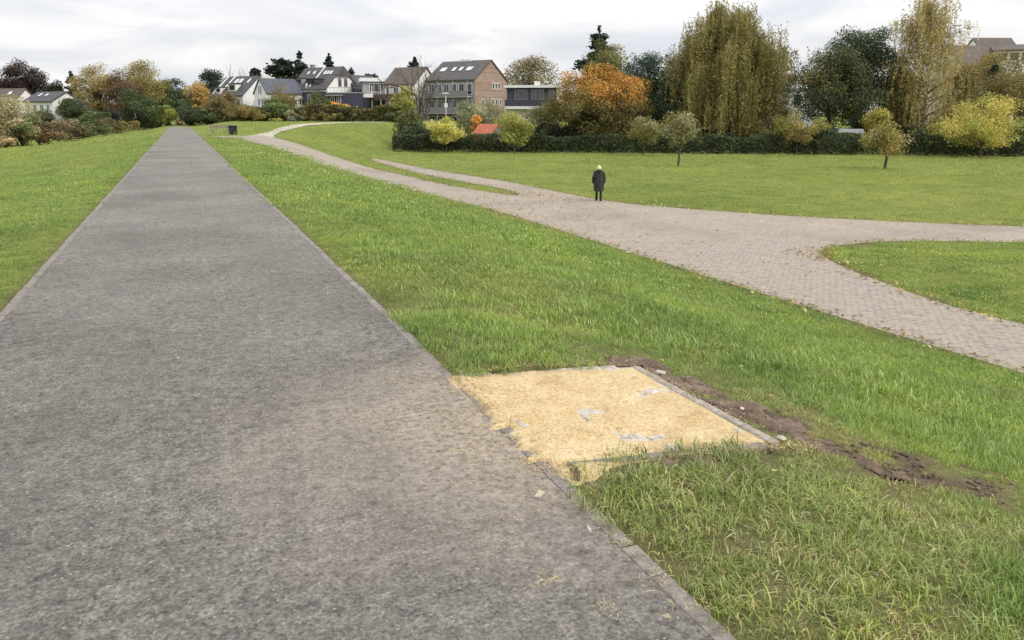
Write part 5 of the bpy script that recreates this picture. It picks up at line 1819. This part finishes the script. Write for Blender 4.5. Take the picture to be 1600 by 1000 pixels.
for u, z in ((.6, b.ze - .9), (1.5, b.ze - .9), (2.4, b.ze - .9), (.4, b.ze - 3.6), (1.6, b.ze - 3.6), (2.8, b.ze - 3.6), (-2.6, b.ze - 3.7)):
    b.window('right', u, z, .75, 1.1, mull=0)
b.box('ridge_vent', 'fascia', -1.5, 1.0, -.25, .25, b.zr + .1, b.zr + .42)

# brown-roofed balcony house left of it
b = House('balcony_house', 'brown-roofed house with wooden balconies and white gable behind the bare tree', 643, 142, -36, 6.6, 7.0, 132, 107, 'white', 'brownroof', over=.35)
for zf in (b.ze - 1.5, b.ze - 4.2, b.ze - 6.8):
    for u in (-2.4, -.8, .8, 2.4):
        b.window('front', u, zf, 1.1, 1.8)
for zf in (b.ze - 2.7, b.ze - 5.4):
    b.balcony(-5.4, 3.2, zf, 1.4, 'brail', 'brail', h=.95, panel=True)
for u in (-5.2, -3.2, -1.2, 1.0, 3.1):
    b.box('post', 'cream', u - .07, u + .07, -b.D / 2 - 1.38, -b.D / 2 - 1.24, -.5, b.ze - .25)
b.window('right', .2, b.ze - 1.2, 1.0, 1.3); b.window('right', -1.6, b.ze - 3.8, 1.0, 1.3); b.window('right', 1.6, b.ze - 3.8, 1.0, 1.3)

# white modern house with framed porch
b = House('modern_house', 'white modern flat-roofed house with a big square framed opening', 584, 146, 4, 4.2, 6, 128.5, 123, 'grey', 'fascia', over=.55, flat=True)
b.window('front', .3, b.ze - 1.1, 2.6, 1.6, mull=2)
w0 = b.W / 2
b.box('porch_roof', 'white', -w0 - .6, w0 + .5, -b.D / 2 - 3, -b.D / 2 - .01, b.ze - 2.9, b.ze - 2.3)
b.box('porch_pillar', 'white', -w0 - .6, -w0 - .25, -b.D / 2 - 3, -b.D / 2 - 2.6, -.5, b.ze - 2.905)
b.box('porch_pillar', 'white', w0 + .1, w0 + .5, -b.D / 2 - 3, -b.D / 2 - 2.6, -.5, b.ze - 2.905)
b.box('terrace_wall', 'white', w0 + .1, w0 + .5, -b.D / 2 - 3, -b.D / 2 - .01, b.ze - 2.297, b.ze - .4)
b.box('glass_front', 'glass', -w0 - .2, w0 + .05, -b.D / 2 - 1.2, -b.D / 2 - 1.1, -.5, b.ze - 2.905)
b.box('mullion', 'dark', -.05, .05, -b.D / 2 - 1.26, -b.D / 2 - 1.205, -.5, b.ze - 2.91)

# dark grey gabled house beside it
b = House('gabled_house', 'dark grey house with steep slate roof left of the white modern house', 562, 152, 40, 6.5, 6, 143, 119.5, 'dark', 'slate', over=.3)
b.window('left', 0, b.ze - 1.3, 1.0, 1.3)
b.window('front', -1.2, b.ze - 1.5, 1.1, 1.4)
# dark blue annex with roof terrace in front of the mansard house
b = House('annex_house', 'low dark blue flat-roofed annex with a terrace railing', 541, 141, -4, 6.2, 6, 146.5, 145, 'navy', 'grey', over=.12, flat=True)
b.window('front', -2.2, b.ze - 1.4, .8, 1.7); b.window('front', -1.1, b.ze - 1.4, .8, 1.7)
m = MB()
m.bx(-3.1, 3.1, -3.05, -3.0, b.zr + .75, b.zr + .82)
for q in range(11): m.bx(-3.1 + q * .615, -3.06 + q * .615, -3.048, -3.005, b.zr + .003, b.zr + .747)
m.build('railing', M['rail'], b.root)
b.box('awning', 'grey', -3.3, -.4, -4.2, -3.14, b.ze - .45, b.ze - .3)

# mansard house with white gable and arched windows
b = House('mansard_house', 'large dark-roofed house with white gable and two arched windows', 508, 149, -46, 9.4, 8.2, 139, 107, 'white', 'greyroof', over=.45)
b.window('right', -.75, b.ze + .95, .85, 1.25, fmat='grey', arch=True); b.window('right', .75, b.ze + .95, .85, 1.25, fmat='grey', arch=True)
b.skylight(-2.9, .72, .5, .8); b.skylight(-1.3, .72, .5, .8); b.skylight(1.6, .70, .55, .9); b.skylight(2.4, .70, .55, .9); b.skylight(3.2, .70, .55, .9)
b.dormer(-2.9, .16, 1.5, 1.25, 'grey'); b.dormer(-.2, .14, 1.3, 1.15, 'dark'); b.dormer(1.8, .14, 1.3, 1.15, 'dark')
b.box('fire_wall', 'fascia', -.55, -.40, -b.hw - .2, -b.hw + .35, b.ze - .5, b.ze + .9)
Mx = Matrix.Rotation(math.atan(b.k), 3, 'X')
MB().box((.35, -b.hw / 2, (b.ze + b.zr) / 2 + .3), (.18, math.hypot(b.hw, b.zr - b.ze) + .3, .22), Mx).build('party_wall_coping', M['fascia'], b.root)
b.box('lower_wall', 'navy', -b.W / 2 - .3, b.W / 2 + .1, -b.D / 2 - .6, -b.D / 2 - .01, -.5, b.ze - .75)
b.box('eaves_board', 'grey', -b.W / 2 - .5, b.W / 2 + .3, -b.D / 2 - .75, -b.D / 2 - .02, b.ze - .72, b.ze - .45)
for u in (-3.2, -2.2, .8, 2.6):
    b.window('front', u, b.ze - 2.0, .8, 1.7, off=.6, mull=0)
hip = MB().prism([(-1.9, b.zr - 1.55), (1.9, b.zr - 1.55), (1.9, b.zr - 1.35), (0, b.zr + .25), (-1.9, b.zr - 1.35)], 'x', b.W / 2 + .02, b.W / 2 + .5)
hip.build('gable_hood', M['greyroof'], b.root)
b.chimney(-3.4, .4, .7, b.zr + .7, 'grey')

# house with blue slate roof and white gable to the left
b = House('gabled_house', 'white house with blue-grey slate roof and white gable with balcony', 441, 146, 24, 8.4, 5.6, 146, 125, 'white', 'bluslate', over=.3)
b.window('left', -.45, b.ze + .55, .62, 1.5, mull=0); b.window('left', .45, b.ze + .55, .62, 1.5, mull=0)
b.window('left', .9, b.ze - 2.0, .95, 2.0); b.window('left', -.6, b.ze - 2.0, .95, 2.0)
b.box('balcony', 'white', -b.W / 2 - 1.4, -b.W / 2 - .01, -2.6, 2.2, b.ze - 3.35, b.ze - 3.1)
b.box('balcony_rail', 'white', -b.W / 2 - 1.4, -b.W / 2 - 1.32, -2.6, 2.2, b.ze - 3.096, b.ze - 2.2)
for u in (-3.0, -1.2, .6, 2.4, 4.0):
    b.window('front', u, b.ze - 1.5, 1.0, 1.3)

# white steep-roofed house
b = House('steep_roofed_house', 'white house with very steep dark roof, dormer and skylights', 381, 152, -46, 8.4, 8.6, 150, 121, 'white', 'slate', over=.3)
b.skylight(-.3, .72, .8, 1.2); b.skylight(.8, .72, .8, 1.2); b.skylight(2.9, .72, .5, 1.2)
b.dormer(.8, .22, 1.9, 1.35); b.dormer(-2.4, .12, 1.3, 1.1)
for u in (-3.6, -1.8):
    Mx = Matrix.Rotation(math.atan(b.k), 3, 'X')
    MB().box((u, -b.hw / 2, (b.ze + b.zr) / 2 + .3), (.22, math.hypot(b.hw, b.zr - b.ze), .16), Mx).build('party_wall_coping', M['fascia'], b.root)
b.window('right', -1.2, b.ze - 1.4, 1.0, 1.2); b.window('right', 1.2, b.ze - 1.4, 1.0, 1.2); b.window('right', .6, b.ze + 1.0, .7, 1.0)
for u in (-3, -1, 1, 3): b.window('front', u, b.ze - 1.4, 1.0, 1.3)
b.box('party_wall', 'cream', b.W / 2 - 1.3, b.W / 2 - .3, .2, 4.6, b.zr - 2.8, b.zr + .15)

# flat-roofed house right of the brick house
b = House('flat_roofed_house', 'dark flat-roofed house with pale fascia and white chimney', 832, 120, -2, 7.4, 7, 138.5, 134.5, 'dark', 'fascia', over=.45, flat=True)
b.window('front', -1.6, b.ze - 1.0, 1.9, 1.5, fmat='rail', mull=2); b.window('front', .9, b.ze - 1.0, 1.9, 1.5, fmat='rail', mull=2); b.window('front', 2.9, b.ze - 1.0, .8, 1.5, fmat='rail', mull=0)
b.box('parapet', 'dark', -3.9, 3.9, -b.D / 2 - 1.4, -b.D / 2 - 1.25, b.ze - 2.7, b.ze - 1.75)
b.box('terrace_slab', 'fascia', -3.9, 3.9, -b.D / 2 - 1.4, -b.D / 2 - .01, b.ze - 3.1, b.ze - 2.703)
b.box('lower_wall', 'cream', -3.6, 3.6, -b.D / 2 - .5, -b.D / 2 - .012, -.5, b.ze - 3.103)
b.chimney(.7, 0, .8, b.zr + .55)

# red-roofed shed behind the hedge
b = House('garden_shed', 'small garden shed with bright red tiled roof behind the hedge', 764, 91.5, -50, 3.2, 3.6, 218, 195, 'wood', 'redroof', cat='shed', over=.25, thick=.10)
# white house behind the willow
b = House('white_house', 'white flat-roofed house glimpsed between willow and dark tree', 1232, 112, 8, 6.5, 6, 143, 139, 'white', 'grey', over=.2, flat=True)
b.window('front', -2.4, b.ze - 1.2, .9, 1.4, fmat='dark'); b.window('front', .8, b.ze - 1.2, .9, 1.4, fmat='dark')
m = MB(); m.bx(-3.2, 3.2, -3.1, -3.05, b.zr + .9, b.zr + .96)
for q in range(12): m.bx(-3.2 + q * .575, -3.165 + q * .575, -3.095, -3.055, b.zr + .003, b.zr + .897)
m.build('railing', M['rail'], b.root)
# low garage roof behind the hedge
b = House('garage', 'low grey flat-roofed garage just above the hedge, right of the dark trees', 1325, 87.5, 3, 3.4, 3, 208, 201, 'grey', 'fascia', cat='garage', over=.1, flat=True)
# houses at the right edge
b = House('gabled_house', 'brown-roofed house with white gable rising above the right-hand trees', 1540, 150, 34, 7.2, 6.2, 84, 61, 'white', 'brownroof', over=.35)
b.window('left', 0, b.ze - .9, .9, 1.1); b.window('front', -1.6, b.ze - 1.1, 1.1, 1.2); b.window('front', 1.2, b.ze - 1.1, 1.1, 1.2)
b = House('gabled_house', 'lower brown-roofed house left of the white gable, half hidden by the birch', 1500, 140, 38, 7.0, 7.5, 104, 73, 'cream', 'brownroof', over=.3)
b.window('left', 0, b.ze - 1.0, 1.0, 1.2); b.window('left', .0, b.ze + 1.2, .8, 1.0)
b = House('row_house', 'long low-pitched brown-roofed house with white band at the right edge', 1606, 146, 6, 13, 8, 80, 70.5, 'white', 'brownroof', over=.5)
for u in (-5, -3.2, -1.4, .4, 2.2, 4): b.window('front', u, b.ze - 1.1, 1.3, 1.2, fmat='brail')
# left-hand houses
b = House('white_house', 'white house with dark slate roof and white gable on the far left', 82, 150, -52, 7.4, 6.2, 159, 145, 'white', 'slate', over=.35)
b.skylight(-1.6, .6, .7, 1.0); b.skylight(.2, .6, .6, .8)
for u in (-2.6, -.9, .9, 2.6): b.window('front', u, b.ze - 1.2, .9, 1.3)
b.window('right', 0, b.ze + .3, .6, .7, mull=0); b.window('right', -1.2, b.ze - 1.4, .9, 1.2)
b = House('white_house', 'white gabled house half hidden by the tall pale shrub on the far left', 18, 158, -46, 7, 6, 160, 140, 'white', 'brownroof', over=.35)
b.window('right', 0, b.ze - 1.2, .8, 1.1)
b.skylight(1.0, .6, .7, 1.0)
b = House('shed', 'grey steep-gabled shed between the white house and the black shed', 112, 146, 40, 3.4, 2.8, 170, 157, 'grey', 'slate', cat='shed', over=.25)
b = House('shed', 'long low black-roofed shed behind the left shrubs', 160, 146, -6, 9.5, 4, 178, 165, 'dark', 'slate', cat='shed', over=.4)
for u in (-1.5, 1.0, 3.2): b.window('front', u, b.ze - .9, .7, .9)


# ================================================================ SMALL THINGS
# street lamp between the young trees and the brick house
x, y = spot(697, 112)
zz = float(H(x, y))
lp = empty('street_lamp', (x, y, zz), 0, 'pale street lamp post with flat lantern in front of the brick house', 'street lamp')
zt = zrow(112, 146) - zz
MB().tube([(0, 0, -.2), (0, 0, zt * .5), (0, 0, zt - .05)], [.075, .06, .05], 8).build('pole', M['lampwhite'], lp, smooth=True)
MB().prism([(-.42, 0), (.42, 0), (.34, .16), (-.34, .16)], 'y', -.3, .3).build('lantern', M['lampwhite'], lp).location = (0, 0, zt - .05)
MB().bx(-.02, .02, -.09, -.055, zt * .62, zt * .62 + .6).bx(-.24, .24, -.12, -.092, zt * .62 - .05, zt * .62 + .55).build('round_plate', M['lampwhite'], lp)


def bench(x, y, rz, label, s=1.0):
    z = float(H(x, y))
    r = empty('park_bench', (x, y, z), rz, label, 'bench', 'benches along the paths')
    for k in range(3):
        MB().bx(-.85, .85, -.30 + k * .145, -.17 + k * .145, .43, .47).build('seat_slat', M['wood'], r, bevel=.006)
    for k in range(2):
        MB().bx(-.85, .85, .17 + k * .03, .21 + k * .03, .60 + k * .16, .72 + k * .16).build('back_slat', M['wood'], r, bevel=.006)
    for sx in (-.62, .62):
        MB().bx(sx - .035, sx + .035, -.26, -.19, -.1, .428).build('leg', M['metal'], r)
        MB().bx(sx - .035, sx + .035, .10, .165, -.1, .90).bx(sx - .033, sx + .033, -.19, .10, .37, .426).build('leg', M['metal'], r)
    return r


def bin_(x, y, rz, label):
    z = float(H(x, y))
    r = empty('litter_bin', (x, y, z), rz, label, 'litter bin', 'litter bins by the benches')
    MB().prism([(-.27, .06), (.27, .06), (.30, .74), (-.30, .74)], 'y', -.25, .25).build('body', M['binmat'], r, bevel=.02)
    MB().bx(-.34, .34, -.29, .29, .745, .80).bx(-.28, .28, -.22, .22, .803, .83).build('lid', M['binmat'], r, bevel=.015)
    MB().bx(-.25, .25, -.22, .22, -.08, .057).build('plinth', M['paver'], r)
    MB().bx(-.16, .16, -.272, -.262, .56, .66).build('slot', M['dark'], r)
    return r


bench(3.15, 71.6, R(-12), 'grey wooden bench beside the asphalt path near the junction')
bin_(4.2, 71.3, R(-20), 'black litter bin at the right end of the bench near the junction')
x, y = spot(457, 117)
bench(x, y, R(-35), 'small far bench on the crest beside the gravel path')
x, y = spot(464.5, 117)
bin_(x, y, R(-35), 'dark litter bin beside the far bench by the gravel path')


# ---- the walker
def skin_body(name, verts, edges, radii, mat, root_i, parent, sub=2):
    me = bpy.data.meshes.new(name)
    me.from_pydata(verts, edges, [])
    o = bpy.data.objects.new(name, me)
    COL.objects.link(o)
    md = o.modifiers.new('skin', 'SKIN'); md.use_smooth_shade = True
    sv = me.skin_vertices[0] if me.skin_vertices else None
    if sv is None:
        bm = bmesh.new(); bm.from_mesh(me); bm.verts.layers.skin.verify(); bm.to_mesh(me); bm.free()
        sv = me.skin_vertices[0]
    for k, rr in enumerate(radii):
        sv.data[k].radius = rr if hasattr(rr, '__len__') else (rr, rr)
        sv.data[k].use_root = (k == root_i)
    o.modifiers.new('sub', 'SUBSURF').levels = sub
    o.modifiers['sub'].render_levels = sub
    me.materials.append(mat)
    o.parent = parent
    return o


wx, wy = 18.33, 32.35
wz = float(H(wx, wy)) + .006
walk = empty('person', (wx, wy, wz), -YAW - R(6), 'person in a long dark quilted coat and pale hair walking away on the paved road', 'person')
m_cloth = plain('dark_trousers', (.012, .012, .014), .8, .2, 20)
m_coat = plain('dark_green_quilted_coat', (.022, .026, .026), .55, .25, 14, .3, bscale=60)
m_hair = plain('pale_blond_hair', (.66, .62, .34), .6, .15, 30, .5)
m_skin = plain('skin', (.50, .30, .22), .6, .06, 10)
# local +Y is the walking direction
bv = [(0, 0, .93), (0, .01, 1.10), (0, .02, 1.28), (0, .02, 1.40), (0, .04, 1.47), (0, .055, 1.56), (0, .05, 1.64),
      (-.09, 0, .88), (-.095, .10, .48), (-.10, .05, .10), (-.10, .18, .05),
      (.09, 0, .88), (.095, -.02, .48), (.10, -.22, .13), (.10, -.14, .04),
      (-.17, .02, 1.38), (-.235, -.03, 1.12), (-.25, .05, .90), (-.25, .08, .82),
      (.17, .02, 1.38), (.235, .04, 1.12), (.25, -.02, .90), (.25, -.01, .82)]
be = [(0, 1), (1, 2), (2, 3), (3, 4), (4, 5), (5, 6), (0, 7), (7, 8), (8, 9), (9, 10), (0, 11), (11, 12), (12, 13), (13, 14), (3, 15), (15, 16), (16, 17), (17, 18), (3, 19), (19, 20), (20, 21), (21, 22)]
br = [(.15, .11), (.14, .10), (.16, .11), (.12, .09), .052, .085, .075, .085, .062, .045, .04, .085, .062, .045, .04, .06, .048, .038, .03, .06, .048, .038, .03]
skin_body('body', bv, be, br, m_cloth, 0, walk)
# coat: quilted rings from collar to calf, open at the hem
rings = []
zs = np.linspace(.46, 1.45, 52)
for z in zs:
    t = (z - .42) / 1.03
    wid_ = np.interp(t, [0, .25, .5, .72, .88, .95, 1], [.225, .235, .235, .230, .225, .16, .085])
    dep_ = np.interp(t, [0, .25, .5, .72, .88, .95, 1], [.185, .18, .165, .150, .140, .115, .085])
    q = .012 * abs(math.sin((z - .42) * math.pi / .085)) if t < .9 else 0
    sway = .02 * math.sin(t * 3)
    rings.append([((wid_ + q) * math.cos(a) , (dep_ + q) * math.sin(a) + .015 + sway * .3 - .03 * (1 - t), z + .012 * math.sin(3 * a + z * 9) * (1 - t)) for a in np.linspace(0, 2 * math.pi, 28, endpoint=False)])
V = [v for r_ in rings for v in r_]
F_ = [(i * 28 + k, i * 28 + (k + 1) % 28, (i + 1) * 28 + (k + 1) % 28, (i + 1) * 28 + k) for i in range(51) for k in range(28)]
coat = mesh_obj('coat', V, F_, m_coat, walk, smooth=True)
for sgn, el, ha in ((-1, (-.262, -.05, 1.10), (-.262, .07, .86)), (1, (.262, .03, 1.10), (.262, -.03, .86))):
    m = MB()
    pts = []; rad = []
    a_ = Vector((sgn * .165, .015, 1.395)); e_ = Vector(el); h_ = Vector(ha)
    for k in range(9):
        pts.append(a_.lerp(e_, k / 8)); rad.append(.082 - .012 * k / 8 + .006 * (k % 2))
    for k in range(1, 9):
        pts.append(e_.lerp(h_, k / 8)); rad.append(.070 - .012 * k / 8 + .006 * (k % 2))
    m.tube(pts, rad, 12).build('sleeve', m_coat, coat, smooth=True)
# hood lying on the back, collar
m = MB()
hood = [(.11 * math.cos(a) * s_, -.05 + .085 * math.sin(a) * s_ - .03 * u, 1.335 + .17 * u) for u, s_ in ((0, .55), (.3, 1.15), (.6, 1.2), (.85, 1.0), (1.0, .75)) for a in np.linspace(0, 2 * math.pi, 14, endpoint=False)]
hf = [(i * 14 + k, i * 14 + (k + 1) % 14, (i + 1) * 14 + (k + 1) % 14, (i + 1) * 14 + k) for i in range(4) for k in range(14)] + [tuple(range(13, -1, -1))]
mesh_obj('hood', hood, hf, m_coat, coat, smooth=True)
# hair cap covering the back of the head
hv = []; hf = []
for i, ph in enumerate(np.linspace(0, 1, 9)):
    for k, a in enumerate(np.linspace(0, 2 * math.pi, 20, endpoint=False)):
        th = ph * math.pi * .66
        front = max(0, math.sin(a))
        th = th * (1 - .40 * front)
        rr_ = .104 * (1 + .05 * math.sin(7 * a + 5 * ph))
        hv.append((rr_ * math.sin(th) * math.cos(a), .045 + .118 * math.sin(th) * math.sin(a), 1.565 + .125 * math.cos(th) - (.03 * ph if front == 0 else 0)))
for i in range(8):
    for k in range(20):
        hf.append((i * 20 + k, i * 20 + (k + 1) % 20, (i + 1) * 20 + (k + 1) % 20, (i + 1) * 20 + k))
mesh_obj('hair', hv, hf, m_hair, walk, smooth=True)
# face with nose and ears, turned away from the camera
fm = MB()
fv = []
for i, ph in enumerate(np.linspace(.05, .97, 10)):
    for a in np.linspace(0, 2 * math.pi, 18, endpoint=False):
        th = ph * math.pi
        r0 = .088 - .018 * max(0, ph - .55)
        yy = .05 + (.098 + (.014 if abs(a - math.pi / 2) < .2 and .45 < ph < .62 else 0)) * math.sin(th) * math.sin(a)
        fv.append((r0 * math.sin(th) * math.cos(a), yy, 1.56 + .115 * math.cos(th)))
ff = [(i * 18 + k, i * 18 + (k + 1) % 18, (i + 1) * 18 + (k + 1) % 18, (i + 1) * 18 + k) for i in range(9) for k in range(18)]
face = mesh_obj('head', fv, ff, m_skin, walk, smooth=True)
for sx in (-1, 1):
    MB().box((sx * .09, .045, 1.56), (.02, .035, .06)).build('ear', m_skin, face, bevel=.006)
    MB().box((sx * .032, .142, 1.575), (.022, .012, .012)).build('eye', m_cloth, face, bevel=.003)
MB().box((0, .138, 1.505), (.045, .014, .009)).build('mouth', plain('lips', (.38, .16, .14), .6), face, bevel=.003)
# hands: palm and five fingers, loosely curled
for sgn, hx, hy, hz in ((-1, -.262, .085, .825), (1, .262, -.03, .825)):
    pv_ = [(0, 0, .05), (0, .005, 0), (0, .01, -.045)]
    pe = [(0, 1), (1, 2)]; prd = [(.022, .03), (.018, .038), (.014, .036)]
    for fi, (fy, ln) in enumerate(((.032, .062), (.012, .070), (-.010, .066), (-.030, .052))):
        b0 = len(pv_)
        pv_ += [(0, .01 + fy, -.055), (-sgn * .008, .012 + fy, -.055 - ln * .5), (-sgn * .028, .012 + fy, -.055 - ln * .85)]
        pe += [(2, b0), (b0, b0 + 1), (b0 + 1, b0 + 2)]; prd += [.009, .0085, .0075]
    b0 = len(pv_)
    pv_ += [(-sgn * .008, .045, -.005), (-sgn * .018, .058, -.035), (-sgn * .026, .056, -.058)]
    pe += [(1, b0), (b0, b0 + 1), (b0 + 1, b0 + 2)]; prd += [.012, .010, .008]
    h = skin_body('hand', pv_, pe, prd, m_skin, 0, walk, 1)
    h.location = (hx, hy, hz)
# boots
for sx, fy, fz, tilt in ((-.10, .06, 0, 0), (.10, -.20, .045, .55)):
    m = MB()
    sole = [(-.045, -.09), (.045, -.09), (.052, .06), (.035, .17), (-.035, .17), (-.052, .06)]
    m.prism(sole, 'z', 0, .06)
    m.tube([(0, -.035, .03), (0, -.03, .12), (0, -.02, .30)], [.055, .058, .066], 10)
    bt = m.build('boot', m_cloth, walk, bevel=.008)
    bt.location = (sx, fy, fz); bt.rotation_euler = (-tilt, 0, 0)
